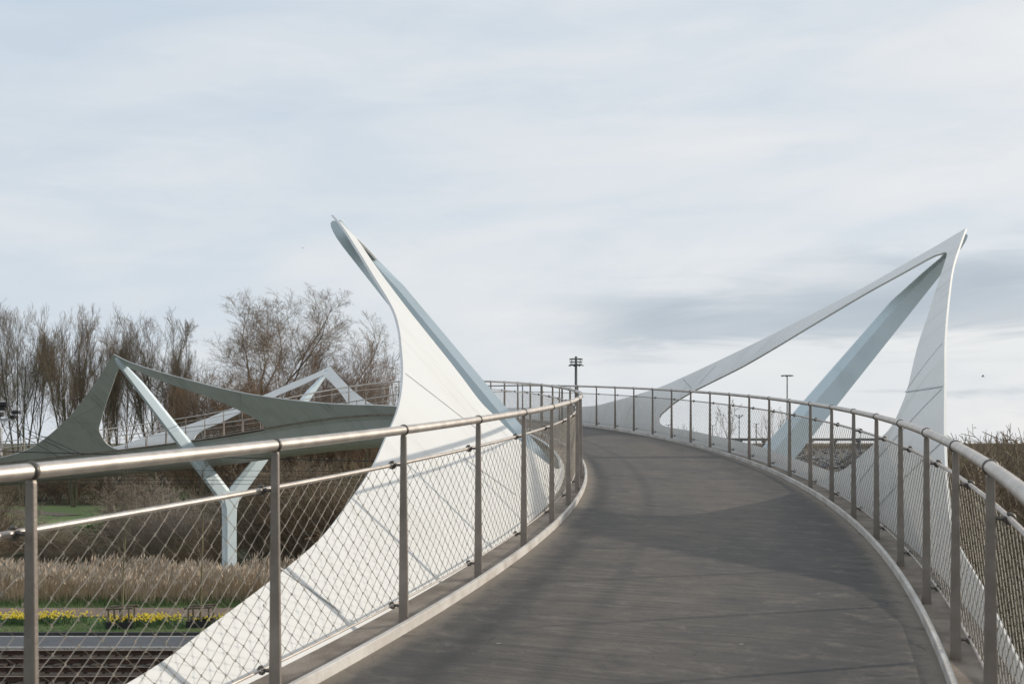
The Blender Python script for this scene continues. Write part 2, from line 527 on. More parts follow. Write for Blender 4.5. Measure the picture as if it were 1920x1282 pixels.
def pos(off, th, z):
    """off: distance from the centre line (right positive), z above the deck -> world metres"""
    off, th, z = np.broadcast_arrays(np.asarray(off, float), np.asarray(th, float), np.asarray(z, float))
    r = R + off
    zz = deck_z(th) + CROSS * np.clip(off / HW, -1, 1) + z + EYE
    return np.stack([CX + r * np.cos(th), CY + r * np.sin(th), zz], -1) * K


def sweep(profile, th, closed=True):
    """profile [(off,z)...] swept along th -> verts, quads, uv"""
    pr = np.array(profile, float)
    k = len(pr)
    V = pos(pr[None, :, 0], th[:, None], pr[None, :, 1])
    m = len(th)
    idx = np.arange(m * k).reshape(m, k)
    if closed:
        a, b = idx, np.roll(idx, -1, 1)
    else:
        a, b = idx[:, :-1], idx[:, 1:]
    F = np.stack([a[:-1], a[1:], b[1:], b[:-1]], -1).reshape(-1, 4)
    uv = np.stack([np.repeat(th[:, None] * R * K, k, 1), np.repeat(pr[None, :, 0] * K, m, 0)], -1).reshape(-1, 2)
    return V.reshape(-1, 3), F, uv


TH0, TH1 = -0.50, 1.34
TH = np.arange(TH0, TH1, 0.006)

base = pos(0, 0.0466, 0)
bridge = tag(empty('footbridge', (float(base[0]), float(base[1]), 0.0)),
             'white steel footbridge curving left and up, with pointed sail-like side fins', 'bridge')

v, f, uv = sweep([(-1.262, 0), (1.262, 0), (1.262, -.09), (-1.262, -.09)], TH)
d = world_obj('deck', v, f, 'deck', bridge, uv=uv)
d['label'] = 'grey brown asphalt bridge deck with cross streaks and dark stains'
for s in (-1, 1):
    pr = [(s * 1.262, -.05), (s * 1.262, .048), (s * 1.265, .051), (s * 1.287, .051), (s * 1.290, .048), (s * 1.290, -.05)]
    v, f, uv = sweep(pr, TH)
    world_obj('kerb', v, f, 'kerb', bridge, uv=uv)
    v, f, uv = sweep([(s * 1.290, .004), (s * 1.60, -.004), (s * 1.60, -.05), (s * 1.290, -.05)], TH)
    world_obj('ledge', v, f, 'ledge', bridge, uv=uv)
hp = [(1.40, -.15), (1.22, -.42), (.98, -.68), (.55, -.90), (0, -1.0)]
hp = [(-a, b) for a, b in hp] + [(a, b) for a, b in hp[::-1][1:]]
v, f, uv = sweep(hp, TH, closed=False)
world_obj('hull', v, f, 'hull', bridge, uv=uv, smooth=True)


# ---- side fins
def fin_profile(th, z, side):
    """distance of the fin plate from the centre line at height z"""
    t = np.clip((th - 0.28) / 0.25, 0, 1)
    t = t * t * (3 - 2 * t)
    apx = (5.3 if side > 0 else 5.06) * (1 - t) + 5.25 * t
    h = 3.72 * (1 - t) + 3.3 * t
    if side > 0:
        b = -0.8 * (1 - t)
    else:
        q = np.clip((th - 0.03) / 0.10, 0, 1)
        q = q * q * (3 - 2 * q)
        b = (-0.1 + 0.2 * q) * (1 - t)
        apx = apx + 0.14 * q * (1 - t)
    s = z / h
    return 1.55 + (apx - 1.55) * s + b * 4 * s * (1 - s)


def catmull(pts, n=8):
    p = np.array(pts, float)
    p = np.vstack([2 * p[0] - p[1], p, 2 * p[-1] - p[-2]])
    o = []
    for i in range(1, len(p) - 2):
        t = np.linspace(0, 1, n, endpoint=False)[:, None]
        a, b, c, d = p[i - 1], p[i], p[i + 1], p[i + 2]
        o.append(0.5 * ((2 * b) + (c - a) * t + (2 * a - 5 * b + 4 * c - d) * t**2 + (3 * b - a - 3 * c + d) * t**3))
    o.append(p[-2][None])
    return np.vstack(o)


def inside(poly, q):
    x, y = q[:, 0], q[:, 1]
    c = np.zeros(len(q), bool)
    n = len(poly)
    for i in range(n):
        x0, y0 = poly[i]
        x1, y1 = poly[(i + 1) % n]
        cond = (y0 > y) != (y1 > y)
        with np.errstate(divide='ignore', invalid='ignore'):
            xi = (x1 - x0) * (y - y0) / (y1 - y0 + 1e-15) + x0
        c ^= cond & (x < xi)
    return c


def build_fin(side, near, far, hole, seams, label):
    """near, far: top edge as (theta, z) lists meeting at the apex; hole: closed loop (corner first)"""
    top = np.vstack([catmull(near), catmull(far)[1:]])
    hp_ = catmull(hole)
    n = 90
    bot = np.stack([np.linspace(top[-1, 0], top[0, 0], n), np.full(n, -0.15)], -1)
    outer = np.vstack([top, bot])
    S = np.array([R, 1.0])
    oc, hc = outer * S, hp_[:-1] * S
    gx = np.arange(oc[:, 0].min(), oc[:, 0].max(), 0.28)
    gz = np.arange(-0.1, 3.8, 0.16)
    G = np.stack(np.meshgrid(gx, gz), -1).reshape(-1, 2)
    G = G[inside(oc, G) & ~inside(hc, G)]
    bd = np.vstack([oc, hc])
    dd = np.sqrt(((G[:, None] - bd[None]) ** 2).sum(2)).min(1)
    G = G[dd > 0.07]
    pts = np.vstack([oc, hc, G])
    no, nh = len(oc), len(hc)
    ed = [(i, (i + 1) % no) for i in range(no)] + [(no + i, no + (i + 1) % nh) for i in range(nh)]
    res = delaunay_2d_cdt([Vector(p) for p in pts], ed, [], 0, 1e-7)
    q = np.array([tuple(p) for p in res[0]])
    tri = np.array([t for t in res[2] if len(t) == 3])
    cen = q[tri].mean(1)
    tri = tri[inside(oc, cen) & ~inside(hc, cen)]
    th, z = q[:, 0] / R, q[:, 1]
    o_ = fin_profile(th, z, side)
    t = 0.030
    Vi = pos(side * o_, th, z)
    Vo = pos(side * (o_ + t * 0.7), th, z - t * 0.7)
    nv = len(q)
    a, b, c = q[tri[:, 0]], q[tri[:, 1]], q[tri[:, 2]]
    ar = (b[:, 0] - a[:, 0]) * (c[:, 1] - a[:, 1]) - (b[:, 1] - a[:, 1]) * (c[:, 0] - a[:, 0])
    tri[ar < 0] = tri[ar < 0][:, ::-1]
    ti = tri if side < 0 else tri[:, ::-1]
    e = np.concatenate([tri[:, [0, 1]], tri[:, [1, 2]], tri[:, [2, 0]]])
    key = {}
    for x, y in e:
        k = (min(x, y), max(x, y))
        key[k] = None if k in key else (x, y)
    be = np.array([p for p in key.values() if p is not None])
    # rim has its own vertices so that the edge stays crisp
    rim_i, rim_o = 2 * nv + np.arange(nv), 3 * nv + np.arange(nv)
    rq = np.stack([rim_i[be[:, 0]], rim_i[be[:, 1]], rim_o[be[:, 1]], rim_o[be[:, 0]]], -1)
    V = np.vstack([Vi, Vo, Vi, Vo])
    uvs = np.tile(np.stack([th * R * K, z * K], -1), (4, 1))
    F = [rq, np.vstack([ti, ti[:, ::-1] + nv])]
    mi = np.concatenate([np.zeros(len(rq)), np.zeros(len(ti)), np.ones(len(ti))])
    e_ = 1e-3
    dT = pos(side * fin_profile(th + e_, z, side), th + e_, z) - pos(side * fin_profile(th - e_, z, side), th - e_, z)
    dZ = pos(side * fin_profile(th, z + e_, side), th, z + e_) - pos(side * fin_profile(th, z - e_, side), th, z - e_)
    nin = np.cross(dT, dZ)
    nin /= np.linalg.norm(nin, axis=1, keepdims=True)
    rad_in = np.stack([np.cos(th), np.sin(th), 0 * th], -1) * -side
    nin *= np.sign((nin * rad_in).sum(1, keepdims=True))
    nr = np.zeros((nv, 3))
    ev = Vi[be[:, 1]] - Vi[be[:, 0]]
    ev /= np.linalg.norm(ev, axis=1, keepdims=True) + 1e-12
    en = np.cross(ev, nin[be[:, 0]]) * (1 if side < 0 else -1)
    # point away from the plate: compare with the owning triangle's centre
    own = {}
    for tr_ in tri:
        for x, y in ((tr_[0], tr_[1]), (tr_[1], tr_[2]), (tr_[2], tr_[0])):
            own[(x, y)] = tr_
    ctr = np.array([Vi[own[(x, y)]].mean(0) for x, y in be])
    sg = np.sign((en * (Vi[be].mean(1) - ctr)).sum(1, keepdims=True))
    en *= sg
    np.add.at(nr, be[:, 0], en)
    np.add.at(nr, be[:, 1], en)
    nr /= np.linalg.norm(nr, axis=1, keepdims=True) + 1e-9
    nr[np.linalg.norm(nr, axis=1) < .5] = (0, 0, 1)
    gq = V[rq]
    gn = np.cross(gq[:, 1] - gq[:, 0], gq[:, 3] - gq[:, 0])
    fl = (gn * en).sum(1) < 0
    rq[fl] = rq[fl][:, ::-1]
    gt = np.cross(Vi[ti[:, 1]] - Vi[ti[:, 0]], Vi[ti[:, 2]] - Vi[ti[:, 0]])
    if (gt * nin[ti[:, 0]]).sum() < 0:
        ti = ti[:, ::-1]
    F = [rq, np.vstack([ti, ti[:, ::-1] + nv])]
    fin = world_obj('fin', V, F, ['white', 'hull'], bridge, mi=mi, smooth=True, uv=uvs)
    fin.data.normals_split_custom_set_from_vertices(np.vstack([nin, -nin, nr, nr]).astype(np.float32))
    fin['label'] = label
    for sm in seams:
        face = 1 if len(sm[0]) == 2 else -1
        p = catmull([s_[:2] for s_ in sm], 10) if len(sm) > 2 else np.array([np.array(sm[0][:2]) * (1 - x) + np.array(sm[1][:2]) * x for x in np.linspace(0, 1, 24)])
        dlt = np.gradient(p * S, axis=0)
        nrm = np.stack([-dlt[:, 1], dlt[:, 0]], -1)
        nrm /= np.linalg.norm(nrm, axis=1, keepdims=True)
        wd = 0.0065
        L, Rr_ = (p * S + nrm * wd) / S, (p * S - nrm * wd) / S
        if face > 0:
            g = lambda A: pos(side * (fin_profile(A[:, 0], A[:, 1], side) - 0.0025), A[:, 0], A[:, 1] + 0.0025)
        else:
            g = lambda A: pos(side * (fin_profile(A[:, 0], A[:, 1], side) + 0.7 * t + 0.0025), A[:, 0], A[:, 1] - 0.7 * t - 0.0025)
        VV = np.vstack([g(L), g(Rr_)])
        m = len(p)
        i = np.arange(m - 1)
        FF = np.stack([i, i + 1, i + 1 + m, i + m], -1)
        so = link('weld_seam', np_mesh('weld_seam', VV - np.array(bridge.location), FF, 'seam'), fin)
    return fin


# right fin of the near bay
build_fin(1,
          [(-.50, .03), (-.36, .035), (-.30, .05), (-.277, .075), (-.2615, .115), (-.243, .18), (-.222, .25), (-.21, .33), (-.193, .57), (-.175, .84), (-.146, 1.25), (-.113, 1.67), (-.068, 2.24), (-.023, 2.80), (.0215, 3.38), (.055, 3.81)],
          [(.055, 3.81), (.051, 3.50), (.053, 3.18), (.059, 2.86), (.071, 2.61), (.086, 2.36), (.105, 2.08), (.126, 1.82), (.151, 1.54), (.179, 1.25), (.207, 1.0), (.263, .65), (.3045, .47), (.40, .36)],
          [(.0265, 3.22), (.011, 3.13), (-.056, 2.21), (-.09, 1.645), (-.1125, 1.24), (-.12, 1.025), (-.122, .82), (-.114, .64), (-.099, .395), (-.0895, .275), (-.081, .218), (-.067, .205), (-.027, .195), (.020, .21), (.088, .21), (.1255, .215), (.159, .213), (.174, .233), (.181, .303), (.1825, .433), (.177, .56), (.168, .74), (.150, .98), (.125, 1.25), (.103, 1.50), (.083, 1.81), (.067, 2.13), (.055, 2.41), (.045, 2.70), (.036, 2.94), (.030, 3.18), (.0265, 3.22)],
          [[(-.115, 1.16), (-.146, 1.23)], [(-.112, 1.66), (-.115, 1.17)], [(-.147, 1.21), (-.132, .72), (-.112, .22)], [(-.176, .81), (-.160, .5), (-.138, .08)], [(.176, 1.22), (.155, 1.03)], [(.143, 1.50), (.148, 1.11)]],
          'right fin of the near bay, bluish white in shade')
# left fin of the near bay
build_fin(-1,
          [(-.50, .02), (-.40, .04), (-.35, .07), (-.315, .15), (-.298, .23), (-.280, .32), (-.264, .41), (-.246, .55), (-.229, .69), (-.213, .84), (-.191, 1.04), (-.167, 1.30), (-.145, 1.56), (-.125, 1.79), (-.107, 2.03), (-.086, 2.42), (-.068, 2.70), (-.046, 3.00), (-.012, 3.36), (.026, 3.70)],
          [(.026, 3.70), (.048, 3.44), (.078, 2.88), (.112, 2.30), (.148, 1.80), (.178, 1.44), (.235, .90), (.283, .55), (.33, .30), (.40, .22)],
          [(.012, 3.28), (-.010, 3.13), (-.049, 2.70), (-.079, 2.08), (-.098, 1.29), (-.105, .98), (-.101, .78), (-.097, .58), (-.092, .45), (-.076, .19), (-.069, .13), (-.061, .085), (-.045, .06), (.00, .06), (.060, .08), (.12, .10), (.165, .14), (.185, .21), (.193, .32), (.197, .45), (.198, .60), (.193, .84), (.180, 1.03), (.165, 1.23), (.126, 1.90), (.074, 2.69), (.030, 3.25), (.012, 3.28)],
          [[(-.165, 1.30), (-.157, 1.1), (-.149, .9), (-.141, .72)], [(-.118, .14), (-.111, -.04)], [(-.177, .58), (-.160, .20)], [(-.279, .34), (-.273, .08)]],
          'left fin of the near bay, warm white in the sun')
# inner fin of the far bay
build_fin(-1,
          [(.40, .22), (.433, .25), (.535, .36), (.614, .66), (.697, 1.25), (.774, 2.17), (.82, 2.86), (.838, 3.30)],
          [(.838, 3.30), (.864, 3.04), (.918, 2.47), (.967, 1.91), (1.02, 1.32), (1.072, .77), (1.113, .42), (1.18, .20), (1.335, .10)],
          [(.836, 2.84), (.826, 2.62), (.795, 2.00), (.765, 1.50), (.741, 1.06), (.725, .68), (.714, .36), (.711, .10), (.716, -.04), (.735, -.07), (.80, -.07), (.87, -.06), (.945, -.05), (.972, .02), (.981, .24), (.980, .54), (.974, .86), (.962, 1.12), (.926, 1.76), (.888, 2.34), (.856, 2.78), (.836, 2.84)],
          [[(.697, 1.22, -1), (.722, .77, -1)], [(.717, 1.46, -1), (.705, .60, -1), (.690, -.1, -1)], [(.964, 1.12, -1), (1.0, 1.30, -1)], [(.931, 1.80, -1), (1.0, 1.44, -1)]],
          'inner fin of the far bay showing its grey green outer face')
# outer fin of the far bay
build_fin(1,
          [(.40, .36), (.50, .30), (.61, .46), (.682, .88), (.746, 1.72), (.799, 2.64), (.838, 3.42)],
          [(.838, 3.42), (.858, 3.09), (.879, 2.84), (.906, 2.41), (.939, 1.96), (.986, 1.36), (1.042, .95), (1.079, .60), (1.15, .30), (1.335, .12)],
          [(.834, 2.96), (.821, 2.72), (.777, 1.90), (.742, 1.24), (.722, .82), (.716, .50), (.722, .25), (.740, .17), (.80, .16), (.90, .16), (.935, .20), (.955, .38), (.962, .68), (.957, .96), (.939, 1.22), (.918, 1.66), (.884, 2.24), (.859, 2.61), (.840, 2.93), (.834, 2.96)],
          [[(.906, 2.38), (.90, 2.02)]],
          'outer fin of the far bay, pale in shade')


# ---- Y columns: a mast in the ground with two arms that carry the fin tips
def build_arm(thc, side, dz, ztip):
    # inner and outer edges in the radial plane (distance, height above deck)
    s = np.array([0, .12, .25, .4, .55, .7, .82, .90, .94, .96, .975, .988, .996, 1.0])
    i0, i1, o0, o1 = (((0, -2.0), (4.94, 3.555), (0, -3.0), (5.41, 3.70)) if side > 0 else ((-.07, -2.149), (4.87, 3.71), (0, -3.05), (5.27, 3.67)))
    dz = dz - (.16 if side < 0 and dz < 0 else 0)
    lerp = lambda a, b: np.array(a) * (1 - s[:, None]) + (np.array(b) + np.array([0, dz])) * s[:, None]
    inn, outr = lerp(i0, i1), lerp(o0, o1)
    tip = np.clip((s - .94) / .06, 0, 1)
    w = .62 + .38 * np.sqrt(np.clip(1 - tip**2, 0, 1))
    mid = inn * .62 + outr * .38
    outr = inn + (outr - inn) * w[:, None]
    cut = np.clip((s - .84) / .12, 0, 1)
    inn = inn + (outr - inn) * ((.30 if side < 0 else .52) * cut * cut * (3 - 2 * cut))[:, None]
    tk = 0.13 * (1 - .35 * s)
    V = []
    for i in range(len(s)):
        a, b = inn[i], outr[i]
        c = a + (b - a) * 0.28
        for pnt, q in ((a, -.30), (c, -1), (b, -1), (b, 1), (c, 1), (a, .30)):
            V.append(pos(side * pnt[0], thc + q * tk[i] / R, pnt[1]))
    V = np.array(V)
    k = 6
    idx = np.arange(len(s) * k).reshape(-1, k)
    F = np.stack([idx[:-1], np.roll(idx[:-1], -1, 1), np.roll(idx[1:], -1, 1), idx[1:]], -1).reshape(-1, 4)
    if side > 0:
        F = F[:, ::-1]
    n = len(V)
    V = np.vstack([V, V[-k:].mean(0)])
    T = np.array([(idx[-1][i], idx[-1][(i + 1) % k], n) for i in range(k)])
    uvq = np.stack([V[:, 0] * .3, V[:, 2]], -1)
    return world_obj('arm', V, [F, T], 'blue', bridge, uv=uvq)


def build_column(thc, dz):
    zt = deck_z(thc) + EYE
    lv = [(-zt, .32, .22), (-zt + .3, .29, .20), (-3.4, .28, .18), (-2.85, .31, .17), (-2.5, .42, .155), (-2.28, .53, .14), (-2.12, .60, .125)]
    V = []
    for z, a, b in lv:
        for x, y in ((-1, -.6), (-.75, -1), (.75, -1), (1, -.6), (1, .6), (.75, 1), (-.75, 1), (-1, .6)):
            V.append(pos(x * a, thc + y * b / R, z))
    V = np.array(V)
    k = 8
    idx = np.arange(len(V)).reshape(-1, k)
    F = np.stack([idx[:-1], np.roll(idx[:-1], -1, 1), np.roll(idx[1:], -1, 1), idx[1:]], -1).reshape(-1, 4)
    n = len(V)
    V = np.vstack([V, pos(0, thc, -2.22)])
    T = np.array([(idx[-1][i], idx[-1][(i + 1) % k], n) for i in range(k)])
    world_obj('column', V, [F, T], 'blue', bridge, uv=np.stack([V[:, 0] * .3, V[:, 2]], -1))
    for s in (-1, 1):
        build_arm(thc, s, dz, 0)


build_column(0.0466, 0.0)
build_column(0.838, -0.38)


# ------------------------------------------------------------------ railings
def ring_mesh(name, radius, tube, n, mat, axis='x', nt_=6):
    a = np.linspace(0, 2 * np.pi, n, endpoint=False)
    if axis == 'x':
        P = np.stack([0 * a, np.cos(a) * radius, np.sin(a) * radius], -1)
    V = []
    for i in range(n):
        er = np.array([0, math.cos(a[i]), math.sin(a[i])])
        for j in range(nt_):
            b = 2 * np.pi * j / nt_
            V.append(P[i] + er * math.cos(b) * tube * .55 + np.array([1, 0, 0]) * math.sin(b) * tube)
    idx = np.arange(n * nt_).reshape(n, nt_)
    F = np.stack([idx, np.roll(idx, -1, 0), np.roll(np.roll(idx, -1, 0), -1, 1), np.roll(idx, -1, 1)], -1).reshape(-1, 4)
    return np_mesh(name, np.array(V), F, mat, smooth=True)


def post_mesh():
    # local x along the bridge, y outwards; tapered plate with a slim neck into the handrail
    lv = [(0, .0255, .0095), (.45, .0205, .0095), (.90, .0155, .009), (.965, .0148, .009), (.972, .0125, .008), (.985, .011, .008)]
    V = []
    for z, hy, hx in lv:
        c = .0025
        for x, y in ((-hx, -hy + c), (-hx + c, -hy), (hx - c, -hy), (hx, -hy + c), (hx, hy - c), (hx - c, hy), (-hx + c, hy), (-hx, hy - c)):
            V.append((x * K, y * K, z * K))
    k = 8
    idx = np.arange(len(lv) * k).reshape(-1, k)
    F = np.stack([idx[:-1], np.roll(idx[:-1], -1, 1), np.roll(idx[1:], -1, 1), idx[1:]], -1).reshape(-1, 4)
    return np_mesh('post', np.array(V), F, 'post')


MID_Z, BOT_Z, RAIL_OFF = .82, .098, .062
PM = post_mesh()
CM = ring_mesh('collar', .0245 * K, .010 * K, 14, 'darksteel')


def bracket_mesh(rr):
    a = np.linspace(0, rad(330), 12)
    P = np.stack([0 * a - .0 * K, RAIL_OFF * K + np.cos(a + 2.6) * rr * K, np.sin(a + 2.6) * rr * K], -1)
    v1 = tubes(P[None], np.full((1, 12), .0065 * K), 6, True)
    P2 = np.array([[(0, .02 * K, 0), (0, (RAIL_OFF - rr) * K, 0)]])
    v2 = tubes(P2, np.full((1, 2), .008 * K), 6, True)
    V, F = merge([v1, v2])
    return np_mesh('bracket', V, F, 'darksteel', smooth=True)


BM_ = bracket_mesh(.017)
BB_ = bracket_mesh(.014)


def build_railing(side, ths, label):
    b0 = pos(side * HW, ths[0], 0)
    root = tag(empty('railing', tuple(float(x) for x in b0)), label, 'railing', 'railings along the footbridge')
    bl = np.array(root.location)
    npst = len(ths)
    # continuous rails
    tt = np.concatenate([np.linspace(ths[i], ths[i + 1], 6, endpoint=False) for i in range(npst - 1)] + [[ths[-1]]])
    for nm, off, z, r, sd, mt in (('handrail', HW, 1.0, .0235, 16, 'steel'), ('mid_rail', HW + RAIL_OFF, MID_Z, .0105, 10, 'steel'), ('bottom_rail', HW + RAIL_OFF, BOT_Z, .0062, 8, 'steel')):
        P = pos(side * off, tt, z)
        V, F = tubes(P[None], np.full((1, len(tt)), r * K), sd, True)
        world_obj(nm, V, F, mt, root, smooth=True)
    for i, th in enumerate(ths):
        p = pos(side * HW, th, 0) - bl
        rz = th + math.pi / 2
        o = link('post', PM, root, tuple(p))
        # local +y must point outwards
        o.rotation_euler = (0, 0, rz + (math.pi if side > 0 else 0))
        slope = (deck_z(th + .002) - deck_z(th - .002)) / (.004 * R)
        c = link('collar', CM, o, (0, 0, K))
        c.rotation_euler = (0, float(np.arctan(slope)) * (1 if side > 0 else -1), 0)
        link('bracket', BM_, o, (0, 0, MID_Z * K))
        link('bracket', BB_, o, (0, 0, BOT_Z * K))
    # wire rope net between mid and bottom rail
    nc, nr = 12, 17
    for i in range(npst - 1):
        a, b = ths[i], ths[i + 1]
        near = a < 0.32
        # each rope zig-zags between its two neighbours
        cw = 1.0 / nc
        P = []
        rows = np.arange(nr + 1) / nr
        for j in range(2 * nc):
            x0 = (j // 2 + 0.5 * (j % 2)) * cw
        ropes = []
        for j in range(nc):
            x = (j + .5) * cw + np.where(np.arange(nr + 1) % 2 == 0, -.25, .25) * cw * 0.985
            ropes.append(np.stack([x, rows], -1))
            x = (j + 1.0) * cw + np.where(np.arange(nr + 1) % 2 == 0, .25, -.25) * cw * 0.985
            if True:
                ropes.append(np.stack([x, rows], -1))
        ropes = np.array(ropes)
        # the net is hand laced: every panel hangs a little differently
        jr = np.random.RandomState(1000 + i + (500 if side > 0 else 0))
        wob = jr.randn(4) * .012
        ropes[..., 0] += wob[0] * np.sin(np.pi * ropes[..., 1]) + wob[1] * np.sin(2 * np.pi * ropes[..., 0]) * .6 + jr.randn(*ropes.shape[:2]) * .0022
        ropes[..., 1] += (wob[2] * np.sin(np.pi * ropes[..., 0]) * np.sin(np.pi * ropes[..., 1]) + jr.randn(*ropes.shape[:2]) * .0022 * np.sin(np.pi * ropes[..., 1]))
        u, z = ropes[..., 0], ropes[..., 1]
        ang = a + (b - a) * u
        P = pos(side * (HW + RAIL_OFF), ang, BOT_Z + z * (MID_Z - BOT_Z))
        # sag: chord instead of arc is invisible at this size
        rr = np.full(u.shape, .0015 * K)
        V, F = tubes(P, rr, 4 if near else 3)
        parts = [(V, F)]
        if near and i < 16:
            # pressed ferrules at the crossings
            Q = P[::2, 1:-1]
            c = Q.reshape(-1, 3)
            h = .008 * K
            seg = np.stack([c - np.array([0, 0, h * .7]), c + np.array([0, 0, h * .7])], 1)
            parts.append(tubes(seg, np.full((len(c), 2), .0029 * K), 4, True))
        V, F = merge(parts)
        world_obj('mesh_panel', V, F, 'wire', root, smooth=False)
    return root


thL = -0.3361 + .031202 * 1.0699 * np.arange(-4, 50)
thR = -0.2964 + .031202 * np.arange(-6, 53)
build_railing(-1, thL, 'stainless steel railing with wire net along the left, inner edge of the footbridge')
build_railing(1, thR, 'stainless steel railing with wire net along the right, outer edge of the footbridge')

# litter on the deck
rs = np.random.RandomState(5)
parts = []
for i in range(44):
    th, of = rs.uniform(-.33, .05), rs.uniform(-1.15, 1.2)
    c = pos(of, th, .003)
    a = rs.uniform(0, 6.28)
    L_ = rs.uniform(.005, .016)
    pts = np.array([[-L_, -L_ * .4, 0], [L_ * .8, -L_ * .5, .002], [L_, L_ * .4, .004], [-L_ * .7, L_ * .5, .001]])
    ca, sa = math.cos(a), math.sin(a)
    pts = np.stack([pts[:, 0] * ca - pts[:, 1] * sa, pts[:, 0] * sa + pts[:, 1] * ca, pts[:, 2] + .002], -1) + c
    parts.append((pts, [np.array([[0, 1, 2, 3]])], 0 if rs.rand() < .45 else 1))
V, F, mi = merge_m(parts)
tag(world_obj('litter', V, F, ['litter', 'dryleaf'], mi=mi), 'scattered leaf bits and pale grit on the bridge deck', 'litter', kind='stuff')


# ------------------------------------------------------------------ terrain
def px(x, y_img, dep):
    """direction helper: lateral position (m) of photo column x at depth dep (railing heights)"""
    return (x - 960) / 2176.6 * dep * K


sheet('ground', -2600, 2600, -300, 5200, 0.0, 'soil', 2, 2)
XL, XR = -62, 30
sheet('verge', XL, XR, 37.9 * K, 45.8 * K, .012, 'grass', 60, 8, amp=.03, seed=2)
sheet('footpath', XL, XR, 41.6 * K, 43.8 * K, .055, 'path', 40, 2)
sheet('road', XL, XR, 35.4 * K, 37.7 * K, .02, 'road', 20, 1)
for y in (35.52, 37.45):
    sheet('road_marking', XL, XR, y * K, (y + .10) * K, .026, 'line', 20, 1)
V, F = box((XL + XR) / 2, 37.85 * K, .06, XR - XL, .18, .12)
o = world_obj('kerb_stone', V, F, 'kerbdark')
o['kind'] = 'structure'
M['lawn2'] = material('far_lawn', (0.125, 0.205, 0.05), 0.9, base2=(0.165, 0.20, 0.075), scale=0.5, bump=0.6, bscale=10)
sheet('lawn', -130, -36, 86 * K, 114 * K, .02, 'lawn2', 40, 10, amp=.05)
V = np.array([(-84, 112.5 * K, .09), (-60, 107 * K, .09), (-46, 98 * K, .09), (-44.0, 99.6 * K, .09), (-59, 109.2 * K, .09), (-84, 114.6 * K, .09)])
o = world_obj('garden_path', V, np.array([[0, 1, 4, 5], [1, 2, 3, 4]]), 'path')
o['kind'] = 'structure'

# ballast bed with real stones on top
sheet('ballast_bed', XL, XR, 24 * K, 35.35 * K, .03, 'ballast', 30, 8, amp=.02, seed=4)
rs = np.random.RandomState(11)
n = 9000
c = np.stack([rs.uniform(-34, -6, n), rs.uniform(27.5 * K, 35.3 * K, n), np.full(n, .05)], -1)
oct_ = np.array([(1, 0, 0), (0, 1, 0), (-1, 0, 0), (0, -1, 0), (0, 0, .8), (0, 0, -.8)])
of = np.array([(0, 1, 4), (1, 2, 4), (2, 3, 4), (3, 0, 4)])
sz = rs.uniform(.025, .055, (n, 1, 1)) * rs.uniform(.6, 1.3, (n, 1, 3))
a = rs.uniform(0, 6.28, n)
ox = oct_[None, :, 0] * np.cos(a)[:, None] - oct_[None, :, 1] * np.sin(a)[:, None]
oy = oct_[None, :, 0] * np.sin(a)[:, None] + oct_[None, :, 1] * np.cos(a)[:, None]
V = (np.stack([ox, oy, np.broadcast_to(oct_[None, :, 2], ox.shape)], -1) * sz + c[:, None]).reshape(-1, 3)
F = (of[None] + (np.arange(n) * 6)[:, None, None]).reshape(-1, 3)
tag(world_obj('ballast', V, F, 'ballast'), 'loose grey track ballast stones beside the road', 'gravel', kind='stuff')


def track(yc, label):
    root = tag(empty('railway_track', (-18.0, yc * K, .03)), label, 'railway track', 'rusty railway tracks below the bridge')
    prof = [(-.07, 0), (-.07, .015), (-.012, .04), (-.012, .12), (-.036, .13), (-.036, .165), (.036, .165), (.036, .13), (.012, .12), (.012, .04), (.07, .015), (.07, 0)]
    for s in (-1, 1):
        V, F, mi = [], [], []
        for x in (XL, XR):
            for y, z in prof:
                V.append((x, yc * K + s * .7525 + y, z + .10))
        k = len(prof)
        for i in range(k):
            F.append((i, (i + 1) % k, k + (i + 1) % k, k + i))
            mi.append(1 if i == 5 else 0)
        world_obj('rail', np.array(V), np.array(F), ['rust', 'railhead'], root, mi=mi)
    parts = [box(x, yc * K, .075, .24, 2.5, .10) for x in np.arange(-40, -5, .62)]
    V, F = merge(parts)
    tag(world_obj('sleepers', V, F, 'sleeper', root), kind='stuff')
    sl = sheet('track_bed', XL, XR, yc * K - .62, yc * K + .62, .085, 'sleeper', 1, 1)
    return root


for yc, lb in ((33.25, 'rusty railway track next to the road, just behind the ballast strip'), (30.75, 'nearer rusty railway track at the bottom edge of the view'), (27.0, 'third railway track, hidden below the frame behind the fin foot')):
    if yc > 28:
        track(yc, lb)

# ------------------------------------------------------------------ plants


